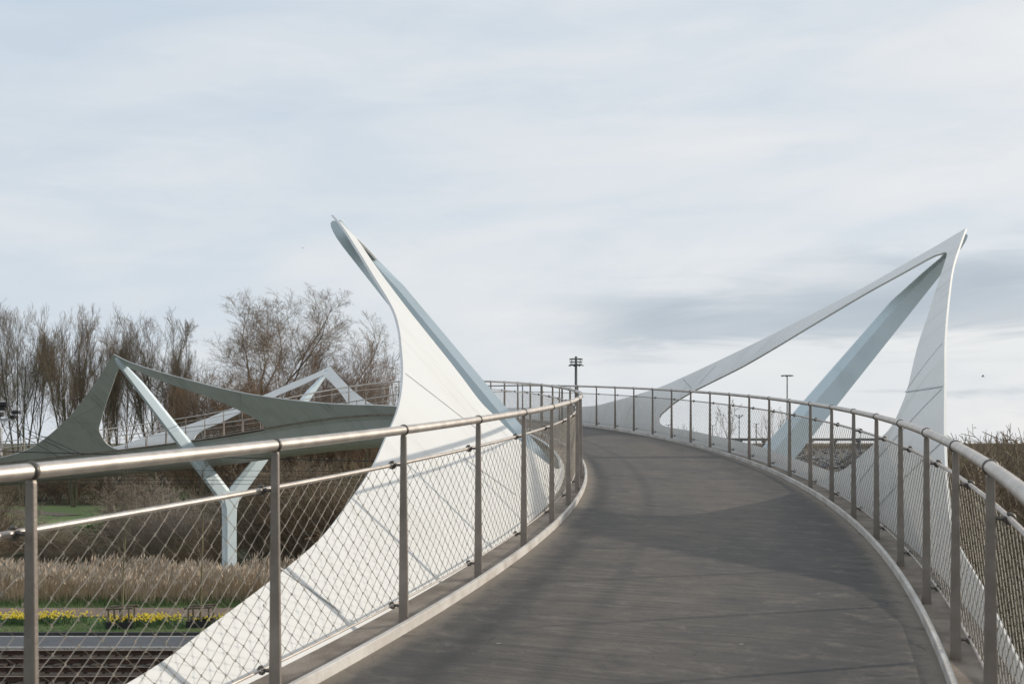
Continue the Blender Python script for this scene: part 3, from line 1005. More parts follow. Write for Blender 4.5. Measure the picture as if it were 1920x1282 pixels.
def grow(rs, roots, levels):
    """roots: list of (pos, dir, length, radius). returns list per level of (P, Rr)"""
    P0 = np.array([r[0] for r in roots], float)
    D0 = np.array([r[1] for r in roots], float)
    L0 = np.array([r[2] for r in roots], float)
    R0 = np.array([r[3] for r in roots], float)
    out = []
    for lv in levels:
        k = lv['pts']
        m = len(P0)
        D = D0 / np.linalg.norm(D0, axis=1, keepdims=True)
        P = np.zeros((m, k, 3))
        DD = np.zeros((m, k, 3))
        P[:, 0] = P0
        DD[:, 0] = D
        for i in range(1, k):
            D = D + rs.randn(m, 3) * lv['wander'] + np.array([0, 0, lv['up']])
            D /= np.linalg.norm(D, axis=1, keepdims=True)
            P[:, i] = P[:, i - 1] + D * (L0 / (k - 1))[:, None]
            DD[:, i] = D
        Rr = R0[:, None] * np.linspace(1, lv.get('taper', .45), k)[None]
        out.append((P, Rr))
        if lv.get('n', 0) == 0:
            break
        n = lv['n']
        t = np.clip(lv['t0'] + (1 - lv['t0']) * (np.arange(n)[None] + rs.rand(m, n)) / n, 0, .999)
        fi = t * (k - 1)
        i0 = fi.astype(int)
        fr = (fi - i0)[..., None]
        rows = np.arange(m)[:, None]
        S = P[rows, i0] * (1 - fr) + P[rows, np.minimum(i0 + 1, k - 1)] * fr
        Dp = DD[rows, np.minimum(i0 + 1, k - 1)]
        rv = rs.randn(m, n, 3)
        rv -= (rv * Dp).sum(-1, keepdims=True) * Dp
        rv /= np.linalg.norm(rv, axis=-1, keepdims=True) + 1e-9
        an = np.radians(lv['ang'] + rs.randn(m, n) * lv.get('sd', 8))[..., None]
        Dn = Dp * np.cos(an) + rv * np.sin(an)
        Ln = L0[:, None] * lv['ratio'] * (1.15 - lv.get('short', .55) * t) * rs.uniform(.65, 1.2, (m, n))
        rp = R0[:, None] * (1 + (lv.get('taper', .45) - 1) * t)
        Rn = np.maximum(rp * lv['rr'], lv.get('rmin', .004))
        P0, D0, L0, R0 = S.reshape(-1, 3), Dn.reshape(-1, 3), Ln.ravel(), Rn.ravel()
    return out


def fit_size(lv, height, width, envelope=True):
    allp = np.concatenate([p.reshape(-1, 3) for p, _ in lv])
    zt = np.percentile(allp[:, 2], 99)
    w = np.percentile(np.abs(allp[:, :2]), 90)
    sx, sz = (width / 2) / w, height / zt
    zc, ca, cc = height * .58, width * .56, height * .42
    for i, (p, r) in enumerate(lv):
        q = p.copy()
        q[..., :2] *= sx
        q[..., 2] *= sz
        if not envelope:
            lv[i] = (q, r)
            continue
        # round the crown off: shoots beyond the crown envelope are shortened
        dz_ = np.maximum(q[..., 2] - zc, 0)
        rho = np.sqrt((q[..., 0]**2 + q[..., 1]**2) / ca**2 + (dz_ / cc)**2)
        k_ = np.where(rho > .9, (.9 + .62 * (rho - .9)) / np.maximum(rho, 1e-6), 1.0)
        q[..., 0] *= k_
        q[..., 1] *= k_
        q[..., 2] = np.where(q[..., 2] > zc, zc + dz_ * k_, q[..., 2])
        lv[i] = (q, r)
    return lv


def make_tree_meshes(seed, kind, height, width, twig):
    rs = np.random.RandomState(seed)
    if kind == 'upright':
        st = [((0, 0, -.1), (.03, .02, 1), height * .62, .26)]
        L = [dict(pts=7, wander=.05, up=.05, taper=.35, n=10, t0=.16, ang=30, ratio=.72, rr=.55, short=.45),
             dict(pts=7, wander=.09, up=.12, taper=.3, n=10, t0=.18, ang=30, ratio=.46, rr=.5),
             dict(pts=5, wander=.10, up=.10, taper=.4, n=9, t0=.12, ang=32, ratio=.48, rr=.55, rmin=.012),
             dict(pts=4, wander=.12, up=.10, taper=.5, n=7, t0=.10, ang=32, ratio=.55, rr=.6, rmin=.009),
             dict(pts=3, wander=.12, up=.10, taper=.5, n=3, t0=.2, ang=28, ratio=.7, rr=.8, rmin=.006),
             dict(pts=2, wander=.1, up=.08, taper=.6, n=0)]
    elif kind == 'vase':
        st = []
        for i in range(5):
            a = i * 1.257 + rs.uniform(-.4, .4)
            tl = rs.uniform(.12, .42)
            st.append(((math.cos(a) * .2, math.sin(a) * .2, -.1), (math.cos(a) * tl, math.sin(a) * tl, 1), height * rs.uniform(.66, .84), .15))
        L = [dict(pts=8, wander=.06, up=.03, taper=.3, n=8, t0=.36, ang=29, ratio=.50, rr=.5, short=.45),
             dict(pts=6, wander=.08, up=.13, taper=.3, n=9, t0=.12, ang=31, ratio=.55, rr=.5, rmin=.016),
             dict(pts=5, wander=.10, up=.09, taper=.4, n=6, t0=.10, ang=35, ratio=.62, rr=.55, rmin=.011),
             dict(pts=4, wander=.12, up=.09, taper=.5, n=4, t0=.10, ang=38, ratio=.66, rr=.7, rmin=.0085),
             dict(pts=3, wander=.12, up=.08, taper=.5, n=0)]
    elif kind == 'sapling':
        st = [((0, 0, -.1), (.03, .02, 1), height * .6, .10)]
        L = [dict(pts=6, wander=.05, up=.05, taper=.35, n=9, t0=.2, ang=34, ratio=.7, rr=.5, short=.5),
             dict(pts=5, wander=.09, up=.08, taper=.3, n=6, t0=.2, ang=32, ratio=.5, rr=.5, rmin=.02),
             dict(pts=4, wander=.10, up=.08, taper=.4, n=4, t0=.15, ang=34, ratio=.5, rr=.6, rmin=.014),
             dict(pts=2, wander=.12, up=.08, taper=.5, n=0)]
    elif kind == 'round':
        st = [((0, 0, -.1), (.02 * s, .03, 1), height * .38, .27) for s in (1,)]
        L = [dict(pts=6, wander=.05, up=.04, taper=.6, n=10, t0=.25, ang=42, sd=14, ratio=1.25, rr=.5, short=.35),
             dict(pts=8, wander=.10, up=.05, taper=.25, n=14, t0=.15, ang=36, ratio=.42, rr=.5),
             dict(pts=5, wander=.12, up=.06, taper=.4, n=9, t0=.12, ang=40, ratio=.58, rr=.55, rmin=.012),
             dict(pts=4, wander=.14, up=.06, taper=.5, n=7, t0=.10, ang=40, ratio=.6, rr=.6, rmin=.009),
             dict(pts=3, wander=.14, up=.06, taper=.5, n=3, t0=.2, ang=32, ratio=.7, rr=.8, rmin=.006),
             dict(pts=2, wander=.1, up=.05, taper=.6, n=0)]
    else:  # bushy multi-stem
        st = []
        for i in range(16):
            a = rs.uniform(0, 6.28)
            s = rs.uniform(.1, .55)
            st.append(((math.cos(a) * .4 * s, math.sin(a) * .4 * s, -.1), (math.cos(a) * s, math.sin(a) * s, 1), height * rs.uniform(.55, .8), .10))
        L = [dict(pts=6, wander=.07, up=.07, taper=.35, n=9, t0=.15, ang=28, ratio=.5, rr=.5, short=.5),
             dict(pts=5, wander=.10, up=.10, taper=.4, n=8, t0=.12, ang=28, ratio=.5, rr=.55, rmin=.012),
             dict(pts=4, wander=.12, up=.10, taper=.5, n=6, t0=.10, ang=28, ratio=.55, rr=.6, rmin=.009),
             dict(pts=3, wander=.10, up=.10, taper=.5, n=2, t0=.3, ang=26, ratio=.6, rr=.8, rmin=.007),
             dict(pts=2, wander=.1, up=.08, taper=.6, n=0)]
    lv = fit_size(grow(rs, st, L), height, width)
    cut = 2 if kind != 'bushy' else 1
    tr = merge([tubes(p, r, 6) for p, r in lv[:cut]])
    cr = merge([tubes(p, r, 4 if i == 0 else 3) for i, (p, r) in enumerate(lv[cut:])])
    return np_mesh('trunk', tr[0], tr[1], 'bark', smooth=True), np_mesh('crown', cr[0], cr[1], twig, smooth=False)


def place_tree(meshes, x_img, dep, rz, label, scale=(1, 1, 1), group=None, z=0.0):
    t = tag(empty('bare_tree', (px(x_img, 0, dep), dep * K, z), rz), label, 'tree', group)
    for nm, me in zip(('trunk', 'crown'), meshes):
        o = link(nm, me, t)
        o.scale = scale
    return t


def top_h(y_img, dep):
    return (EYE + (828 - y_img) / 2176.6 * dep) * K


G1 = 'bare trees behind the far bay of the bridge'
DT = 112
wpx = DT * K / 2176.6
TA = make_tree_meshes(1, 'vase', top_h(560, DT), 125 * wpx, 'twig_grey')
TB = make_tree_meshes(2, 'vase', top_h(568, DT), 140 * wpx, 'twig_brown')
TC = make_tree_meshes(3, 'vase', top_h(575, DT), 120 * wpx, 'twig_grey')
TD = make_tree_meshes(4, 'round', top_h(533, DT), 300 * wpx, 'twig_brown')
TE = make_tree_meshes(5, 'bushy', top_h(640, DT), 175 * wpx, 'twig_red')
place_tree(TA, 42, DT, .3, 'tall bare tree at the far left edge, upright crown against the sky', group=G1)
place_tree(TB, 138, DT - 1, .2, 'bare tree with forked trunk, second upright crown from the left edge', group=G1)
place_tree(TC, 226, DT + 3, 1.2, 'slender bare tree just above the left fin tip of the far bay', (.82, .82, .985), group=G1)
place_tree(TA, 296, DT + 1, 2.4, 'bare tree between the far fin tip and the big round tree', (1.1, 1.1, .965), group=G1)
place_tree(TD, 492, DT, .5, 'tallest bare tree with wide rounded crown above the far bay', (1.42, 1.42, 1.02), group=G1)
place_tree(TE, 652, DT - 4, .0, 'reddish brown bushy tree right of the big round tree', (.9, .9, 1.0), group=G1)
place_tree(TE, 688, DT - 8, 2.0, 'low reddish brown tree at the right end of the tree row', (.62, .62, .80), group=G1)
place_tree(TE, 410, DT - 6, 1.1, 'low reddish brown tree in front of the round tree, left of its trunk', (.95, .95, .80), group=G1)
place_tree(TE, 560, DT - 5, 4.1, 'low reddish brown tree in front of the round tree, right of its trunk', (1.1, 1.1, .86), group=G1)
place_tree(TE, 482, DT - 7, 5.3, 'low reddish brown tree directly in front of the round tree trunk', (1.0, 1.0, .82), group=G1)
place_tree(TE, 362, DT - 3, 2.9, 'low reddish brown tree at the left foot of the round tree', (.7, .7, .72), group=G1)
place_tree(TC, -40, DT + 4, 3.3, 'bare tree cut off by the left edge of the photo', (1, 1, .93), group=G1)
place_tree(TB, 330, DT + 8, 4.0, 'thin bare tree behind the gap between upright trees and round tree', (.6, .6, .80), group=G1)
place_tree(TB, 190, DT + 10, 5.0, 'thin bare tree further back between the second and third crowns', (.7, .7, .90), group=G1)


def make_shrub(seed, n0, h, w, leaves=False):
    rs = np.random.RandomState(seed)
    st = []
    for i in range(n0):
        a = rs.uniform(0, 6.28)
        s = rs.uniform(.05, .75)
        st.append(((math.cos(a) * .5 * s, math.sin(a) * .5 * s, -.05), (math.cos(a) * s, math.sin(a) * s, 1), h * rs.uniform(.5, .85), .030))
    L = [dict(pts=5, wander=.12, up=.05, taper=.35, n=6, t0=.12, ang=34, ratio=.55, rr=.6, short=.5),
         dict(pts=4, wander=.14, up=.05, taper=.45, n=6, t0=.1, ang=36, ratio=.55, rr=.6, rmin=.010),
         dict(pts=3, wander=.14, up=.04, taper=.5, n=4, t0=.1, ang=38, ratio=.6, rr=.7, rmin=.008),
         dict(pts=2, wander=.1, up=.03, taper=.6, n=0)]
    lv = fit_size(grow(rs, st, L), h, w, False)
    return merge([tubes(p, r, 3) for p, r in lv])


SHR = [make_shrub(20 + i, 9, 4.0, 3.6) for i in range(4)]


def thicket(name, spots, mats, label, seed):
    """spots: (x, y, height, width, material index)"""
    rs = np.random.RandomState(seed)
    parts = []
    for x, y, h, w, mi in spots:
        V, F = SHR[rs.randint(len(SHR))]
        a = rs.uniform(0, 6.28)
        ca, sa = math.cos(a), math.sin(a)
        sx, szz = w / 3.6, h / 4.0
        Q = np.stack([(V[:, 0] * ca - V[:, 1] * sa) * sx + x, (V[:, 0] * sa + V[:, 1] * ca) * sx + y, V[:, 2] * szz], -1)
        parts.append((Q, F, mi))
    V, F, mi = merge_m(parts)
    return tag(world_obj(name, V, F, mats, mi=mi), label, 'thicket', kind='stuff')


rs = np.random.RandomState(31)
sp = []
# dense brush behind the reeds, to the right of the far column
for i in range(46):
    dep = rs.uniform(53, 74)
    xi = rs.uniform(440, 930)
    h = (EYE - (870 + rs.uniform(-10, 50) - 828) / 2176.6 * dep) * K
    sp.append((px(xi, 0, dep), dep * K, h, rs.uniform(3.5, 5.5), rs.choice([0, 1, 2], p=[.5, .3, .2])))
thicket('thicket', sp, ['twig_dark', 'twig_brown', 'twig_olive'], 'dense dark bare brush behind the reeds, right of the far column', 1)
sp = []
for i in range(44):
    dep = rs.uniform(53, 80)
    xi = rs.uniform(-60, 430)
    h = (EYE - (1012 + (rs.uniform(0, 30) if 50 < xi < 260 else rs.uniform(-45, 30)) - 828) / 2176.6 * dep) * K
    sp.append((px(xi, 0, dep), dep * K, max(h, 1.3), rs.uniform(3.0, 4.5), rs.choice([0, 1, 2], p=[.4, .3, .3])))
thicket('thicket', sp, ['twig_dark', 'twig_brown', 'twig_olive'], 'low bare scrub between the reeds and the lawn', 2)
sp = []
for i in range(16):
    dep = rs.uniform(55, 84)
    xi = rs.choice([rs.uniform(-60, 70), rs.uniform(235, 420)])
    h = (EYE - (915 + rs.uniform(-30, 60) - 828) / 2176.6 * dep) * K
    sp.append((px(xi, 0, dep), dep * K, h, rs.uniform(3.0, 5.0), rs.choice([0, 1])))
thicket('thicket', sp, ['twig_pale', 'twig_grey'], 'taller pale grey bare shrubs under the far bay, left of the far column', 12)
sp = []
for i in range(80):
    dep = rs.uniform(117, 150)
    xi = rs.uniform(-80, 740)
    h = (EYE - (868 + rs.uniform(-45, 18) - 828) / 2176.6 * dep) * K
    sp.append((px(xi, 0, dep), dep * K, h, rs.uniform(6, 9), rs.choice([0, 1, 2], p=[.3, .5, .2])))
thicket('thicket', sp, ['twig_dark', 'twig_brown', 'twig_grey'], 'brown undergrowth at the foot of the bare trees', 3)
# right-hand scrub
sp = []
for i in range(80):
    dep = rs.uniform(16, 42)
    xi = rs.uniform(1740, 2250)
    h = (EYE - (832 + rs.uniform(0, 36) + max(0, 24 - dep) * 3 - 828) / 2176.6 * dep) * K
    sp.append((px(xi, 0, dep), dep * K, h, rs.uniform(3.5, 5.5), rs.choice([0, 1, 2], p=[.35, .35, .3])))
thicket('thicket', sp, ['twig_dark', 'twig_brown', 'twig_olive'], 'tall bare scrub beside the bridge at the right edge', 4)
sp = []
for i in range(30):
    dep = rs.uniform(44, 80)
    xi = rs.uniform(1480, 1960)
    yy = 872 if xi < 1720 else 842
    h = (EYE - (yy + rs.uniform(0, 18) - 828) / 2176.6 * dep) * K
    sp.append((px(xi, 0, dep), dep * K, h, rs.uniform(3.5, 5.5), rs.choice([0, 1, 2], p=[.3, .35, .35])))
thicket('thicket', sp, ['twig_red', 'twig_brown', 'twig_olive'], 'reddish and olive scrub seen through the right fin opening', 5)
# far hedge line on the horizon
sp = []
for i in range(50):
    dep = rs.uniform(240, 330)
    xi = rs.uniform(1700, 2400)
    h = (EYE - (834 + rs.uniform(-8, 8) - 828) / 2176.6 * dep) * K
    sp.append((px(xi, 0, dep), dep * K, h, rs.uniform(14, 22), rs.choice([0, 1])))
thicket('thicket', sp, ['twig_brown', 'twig_dark'], 'hazy line of bare trees on the right horizon', 6)


def leaf_bush(x_img, dep, h, w, label, seed, n=1500):
    rs = np.random.RandomState(seed)
    x, y = px(x_img, 0, dep), dep * K
    t = tag(empty('evergreen_bush', (x, y, 0)), label, 'bush')
    d_ = rs.randn(n, 3)
    d_ /= np.linalg.norm(d_, axis=1, keepdims=True)
    rr = rs.uniform(.45, 1.0, (n, 1)) ** .5
    c = d_ * rr * np.array([w / 2, w / 2, h / 2]) * (1 + .25 * np.sin(d_[:, :1] * 5 + d_[:, 2:] * 4)) + np.array([0, 0, h * .52])
    c[:, 2] = np.maximum(c[:, 2], .05)
    a, b = rs.randn(n, 3), rs.randn(n, 3)
    a /= np.linalg.norm(a, axis=1, keepdims=True)
    b /= np.linalg.norm(b, axis=1, keepdims=True)
    s = rs.uniform(.07, .15, (n, 1))
    V = np.stack([c - a * s, c + b * s * .5, c + a * s, c - b * s * .5], 1).reshape(-1, 3)
    F = np.arange(4 * n).reshape(-1, 4)
    link('foliage', np_mesh('foliage', V, F, 'leaf'), t)
    sh = make_shrub(seed + 7, 6, h * .9, w * .8)
    link('stems', np_mesh('stems', sh[0], sh[1], 'twig_dark'), t)


leaf_bush(343, 88, 3.2, 3.4, 'green evergreen bush beyond the scrub, left of the far column', 3)
leaf_bush(205, 72, 1.9, 4.2, 'low green bush in the scrub left of the round green bush', 4)
leaf_bush(600, 62, 2.6, 3.0, 'dull green ivy bush inside the dark brush', 5, 900)
leaf_bush(1905, 14.5, 2.2, 2.6, 'green bramble clump below the right railing', 6, 900)
leaf_bush(1640, 60, 4.6, 5, 'olive green bush seen through the right fin opening', 8, 1800)

# ---- reeds
rs = np.random.RandomState(41)


def reed_bed():
    n = 15000
    x = rs.uniform(-40, -5, n)
    y = rs.uniform(45.2, 50.5, n) * K + np.sin(x * .9) * .3
    h = rs.uniform(.75, 1.75, n) * (1 + .14 * np.sin(x * .7 + y) + .10 * np.sin(x * 2.3)) * .80
    lean = rs.randn(n, 2) * .17
    lean[:, 0] += .05
    t = np.linspace(0, 1, 3)
    P = np.stack([x[:, None] + lean[:, :1] * h[:, None] * t**1.6, y[:, None] + lean[:, 1:] * h[:, None] * t**1.6, h[:, None] * t * np.ones((n, 1))], -1)
    Rr = np.array([.009, .007, .004])[None] * rs.uniform(.8, 1.4, (n, 1))
    V, F = tubes(P, Rr, 3)
    # plume: slim diamond at the tip, leaf: long narrow blade
    tip = P[:, -1]
    a = rs.uniform(0, 6.28, n)
    w_ = np.stack([np.cos(a), np.sin(a), 0 * a], -1) * rs.uniform(.025, .05, (n, 1))
    dn = np.stack([lean[:, 0] * 1.5 + .3 * rs.rand(n), lean[:, 1], np.full(n, 1.0)], -1) * rs.uniform(.18, .34, (n, 1))
    Vp = np.stack([tip - dn * .2, tip + dn * .4 + w_, tip + dn, tip + dn * .4 - w_], 1).reshape(-1, 3)
    Fp = np.arange(4 * n).reshape(-1, 4)
    s0 = P[:, 1] * .6 + P[:, 0] * .4
    a = rs.uniform(0, 6.28, n)
    dl = np.stack([np.cos(a) * .35, np.sin(a) * .35, rs.uniform(.35, .9, n)], -1) * rs.uniform(.4, .8, (n, 1))
    wl = np.stack([-np.sin(a), np.cos(a), 0 * a], -1) * .012
    Vl = np.stack([s0 - wl, s0 + wl, s0 + dl], 1).reshape(-1, 3)
    Fl = np.arange(3 * n).reshape(-1, 3)
    VV, FF, mi = merge_m([(V, F, 0), (Vp, [Fp], 1), (Vl, [Fl], 0)])
    tag(world_obj('reeds', VV, FF, ['reed', 'plume'], mi=mi), 'belt of dry straw coloured reeds behind the footpath', 'reeds', kind='stuff')


reed_bed()


def tufts(name, n, xr, yr, hr, mat, label, cat, seed):
    rs = np.random.RandomState(seed)
    x, y = rs.uniform(*xr, n), rs.uniform(*yr, n)
    a = rs.uniform(0, 6.28, n)
    h = rs.uniform(*hr, n)
    ln = rs.uniform(.1, .6, n) * h
    p = np.stack([x, y, np.full(n, .01)], -1)
    w = np.stack([-np.sin(a), np.cos(a), 0 * a], -1) * .012
    t = np.stack([np.cos(a) * ln, np.sin(a) * ln, h], -1)
    V = np.stack([p - w, p + w, p + t], 1).reshape(-1, 3)
    F = np.arange(3 * n).reshape(-1, 3)
    return V, F


V1, F1 = tufts('g', 9000, (-40, -5), (44.0 * K, 46.2 * K), (.12, .5), None, '', '', 1)
V2, F2 = tufts('g', 12000, (-40, -6), (37.95 * K, 41.5 * K), (.05, .13), None, '', '', 2)
VV, FF, mi = merge_m([(V1, [F1], 0), (V2, [F2], 0)])
tag(world_obj('grass_blades', VV, FF, ['grassblade'], mi=mi), 'short green grass on both sides of the footpath', 'grass', kind='stuff')


def daffodils():
    rs = np.random.RandomState(8)
    parts = []
    n = 900
    x = rs.uniform(-36, -9.0, n)
    y = (40.0 + rs.randn(n) * .34 + .28 * np.sin(x * .55) + .18 * np.sin(x * 1.7 + 1)) * K
    keep = rs.rand(n) < (.55 + .45 * np.sin(x * 1.15 + .6 * np.sin(x * .4)))
    x, y = x[keep], y[keep]
    n = len(x)
    for i in range(n):
        k = 9
        a = rs.uniform(0, 6.28, k)
        h = rs.uniform(.22, .36, k)
        p = np.stack([x[i] + rs.randn(k) * .06, y[i] + rs.randn(k) * .06, np.full(k, .02)], -1)
        w = np.stack([-np.sin(a), np.cos(a), 0 * a], -1) * .011
        t = np.stack([np.cos(a) * h * .3, np.sin(a) * h * .3, h], -1)
        parts.append((np.stack([p - w, p + w, p + t], 1).reshape(-1, 3), [np.arange(3 * k).reshape(-1, 3)], 0))
        m = rs.randint(2, 6)
        for j in range(m):
            c = np.array([x[i] + rs.randn() * .10, y[i] + rs.randn() * .10, rs.uniform(.28, .42)])
            st = tubes(np.array([[(c[0], c[1], .02), tuple(c)]]), np.full((1, 2), .005), 3)
            parts.append((st[0], st[1], 0))
            # six petals and a trumpet facing the light
            f = np.array([.6 + rs.randn() * .5, -.6 + rs.randn() * .4, .15])
            f /= np.linalg.norm(f)
            u = np.cross(f, [0, 0, 1.0])
            u /= np.linalg.norm(u)
            v_ = np.cross(u, f)
            r = .05
            star = [c + f * .012]
            for q in range(12):
                an = q * math.pi / 6
                rr = r if q % 2 == 0 else r * .5
                star.append(c + (u * math.cos(an) + v_ * math.sin(an)) * rr)
            fc = np.array([(0, 1 + q, 1 + (q + 1) % 12) for q in range(12)])
            parts.append((np.array(star), [fc], 1))
            tr = tubes(np.array([[tuple(c), tuple(c + f * .035)]]), np.array([[.012, .018]]), 5)
            parts.append((tr[0], tr[1], 1))
    V, F, mi = merge_m(parts)
    tag(world_obj('daffodils', V, F, ['daffleaf', 'yellow'], mi=mi), 'strip of yellow daffodils in the grass along the footpath', 'flowers', kind='stuff')


daffodils()


# ---- young trees in wooden stake frames
def staked_tree(x_img, dep, label_t, label_f, seed):
    x, y = px(x_img, 0, dep), dep * K
    rs = np.random.RandomState(seed)
    h = 6.4
    st = [((0, 0, 0), (.01, 0, 1), h, .045)]
    L = [dict(pts=8, wander=.02, up=.02, taper=.3, n=18, t0=.34, ang=38, ratio=.30, rr=.42, short=.7),
         dict(pts=5, wander=.08, up=.10, taper=.4, n=6, t0=.15, ang=34, ratio=.5, rr=.6, rmin=.006),
         dict(pts=3, wander=.1, up=.08, taper=.5, n=3, t0=.2, ang=32, ratio=.55, rr=.7, rmin=.005),
         dict(pts=2, wander=.1, up=.05, taper=.6, n=0)]
    lv = grow(rs, st, L)
    t = tag(empty('young_tree', (x, y, 0)), label_t, 'tree', 'young staked trees by the footpath')
    v, f = tubes(*lv[0], 6)
    link('trunk', np_mesh('trunk', v, f, 'twig_olive', smooth=True), t)
    v, f = merge([tubes(p, r, 3) for p, r in lv[1:]])
    link('crown', np_mesh('crown', v, f, 'twig_grey'), t)
    fr = tag(empty('tree_stake_frame', (x, y, 0)), label_f, 'tree support', 'wooden tree support frames')
    for sx in (-.42, .05, .42):
        for sy in (-.3,) if sx == .05 else (-.35, .35):
            v, f = tubes(np.array([[(sx, sy, 0), (sx * .98, sy, .86 + .04 * rs.rand())]]), np.full((1, 2), .045), 8, True)
            link('stake', np_mesh('stake', v, f, 'wood'), fr)
    for sy in (-.35, .35):
        v, f = tubes(np.array([[(-.58, sy - .03, .80), (.58, sy - .03, .86)]]), np.full((1, 2), .05), 8, True)
        link('crossbar', np_mesh('crossbar', v, f, 'wood'), fr)
    v1 = box(0, -.42, .14, 1.0, .03, .28)
    v2 = box(0, .42, .14, 1.0, .03, .28)
    v3 = box(-.5, 0, .14, .03, .81, .28)
    v4 = box(.5, 0, .14, .03, .81, .28)
    v, f = merge([v1, v2, v3, v4])
    link('root_guard', np_mesh('root_guard', v, f, 'black'), fr)


staked_tree(228, 39.4, 'slender young tree in the left wooden stake frame', 'left of the two wooden stake frames among the daffodils', 1)
staked_tree(377, 39.6, 'slender young tree in the right wooden stake frame', 'right of the two wooden stake frames, nearer the white fin', 2)


# ---- paddock fence beyond the lawn
def paddock_fence():
    dep = 119
    x0, x1 = px(150, 0, dep), px(345, 0, dep)
    t = tag(empty('paddock_fence', (x0, dep * K, 0)), 'low post and rail fence beyond the lawn below the far bay', 'fence')
    n = 9
    pv, pf = tubes(np.array([[(0, 0, 0), (0, 0, 1.5)]]), np.full((1, 2), .09), 7, True)
    pm = np_mesh('post', pv, pf, 'wood')
    for i in range(n):
        link('post', pm, t, ((x1 - x0) * i / (n - 1), 0, 0))
    for z in (.6, 1.2):
        v, f = box((x1 - x0) / 2, -.1, z, x1 - x0, .05, .10)
        link('rail', np_mesh('rail', v, f, 'wood'), t)


paddock_fence()


# ------------------------------------------------------------------ overhead line above the tracks
def zi(y_img, dep):
    return (EYE + (828 - y_img) / 2176.6 * dep) * K


def wire(name, pts, r, label, sag=0.0):
    p = np.array(pts, float)
    t = np.linspace(0, 1, 25)[:, None]
    P = p[0] * (1 - t) + p[1] * t
    P[:, 2] -= sag * 4 * t[:, 0] * (1 - t[:, 0])
    v, f = tubes(P[None], np.full((1, 25), r), 5, True)
    tag(world_obj(name, v, f, 'cable'), label, 'cable', 'overhead line wires above the railway')


D1, D2 = 33.25, 30.75
xa, xb = px(-10, 0, D1), 34.0


def line_z(y0, y1, x0i, x1i, dep):
    """height at both ends of the span for a wire passing two photo heights"""
    X0, X1 = px(x0i, 0, dep), px(x1i, 0, dep)
    z0, z1 = zi(y0, dep), zi(y1, dep)
    s = (z1 - z0) / (X1 - X0)
    return z0 + s * (xa - X0), z0 + s * (xb - X0) * .6


for nm, y0, y1, dep, r, lb in (
        ('messenger_wire', 846, 877, D1, .016, 'thick black overhead wire, topmost of the wires under the far bay'),
        ('contact_wire', 880, 885, D1, .007, 'thin black overhead wire just below the thick one'),
        ('messenger_wire', 892, 896, D2, .007, 'thin overhead wire, third from the top under the far bay'),
        ('contact_wire', 899, 903, D2, .007, 'thin overhead wire, fourth from the top under the far bay'),
        ('contact_wire', 906, 911, D2, .007, 'lowest thin overhead wire under the far bay')):
    z0, z1 = line_z(y0, y1, 0, 700, dep)
    wire(nm, [(px(-10, 0, dep), dep * K, z0), (xb, dep * K, z1)], r, lb)
for (x0, y0, x1, y1, lb) in ((40, 800, 158, 853, 'short slanting stay wire left of the far fin, upper one'), (52, 812, 140, 852, 'short slanting stay wire left of the far fin, middle one'), (12, 800, 110, 855, 'short slanting stay wire left of the far fin, lower one')):
    wire('stay_wire', [(px(x0, 0, D1), D1 * K, zi(y0, D1)), (px(x1, 0, D1), D1 * K - .05, zi(y1, D1))], .011, lb)


def catenary_mast():
    x, y = px(-22, 0, D1 + .6), (D1 + .6) * K
    t = tag(empty('catenary_mast', (x, y, 0)), 'galvanised catenary mast with black fittings at the left edge', 'mast')
    top = zi(742, D1)
    v, f = tubes(np.array([[(0, 0, 0), (0, 0, top)]]), np.array([[.16, .11]]), 10, True)
    link('pole', np_mesh('pole', v, f, 'galv', smooth=True), t)
    z = zi(786, D1)
    v, f = box(.38, -.1, z, 1.0, .25, .08)
    link('bracket_plate', np_mesh('bracket_plate', v, f, 'galv'), t)
    for dx_, zz, w in ((.50, zi(764, D1), .34), (.62, zi(757, D1), .24), (.42, zi(776, D1), .22)):
        v, f = box(dx_, -.1, zz, w, .26, .16)
        b = link('clamp', np_mesh('clamp', v, f, 'black'), t)
    # ribbed insulator hanging beside the mast and the strut that holds the wires
    zs = np.linspace(zi(855, D1), zi(800, D1), 25)
    r = np.where(np.arange(25) % 2, .075, .105)
    P = np.stack([np.full(25, .44), np.full(25, -.1), zs], -1)
    v, f = tubes(P[None], r[None], 10, True)
    link('insulator', np_mesh('insulator', v, f, 'galv', smooth=True), t)
    v, f = tubes(np.array([[(.46, -.1, zi(856, D1)), (.92, -.1, zi(792, D1)), (1.05, -.1, zi(758, D1))]]), np.full((1, 3), .022), 6, True)
    link('strut', np_mesh('strut', v, f, 'galv'), t)
    v, f = box(1.02, -.1, zi(772, D1), .22, .2, .12, 0)
    link('clamp', np_mesh('clamp', v, f, 'black'), t)
    v, f = box(.92, -.1, zi(781, D1), .16, .2, .12, 0)
    link('clamp', np_mesh('clamp', v, f, 'black'), t)


catenary_mast()


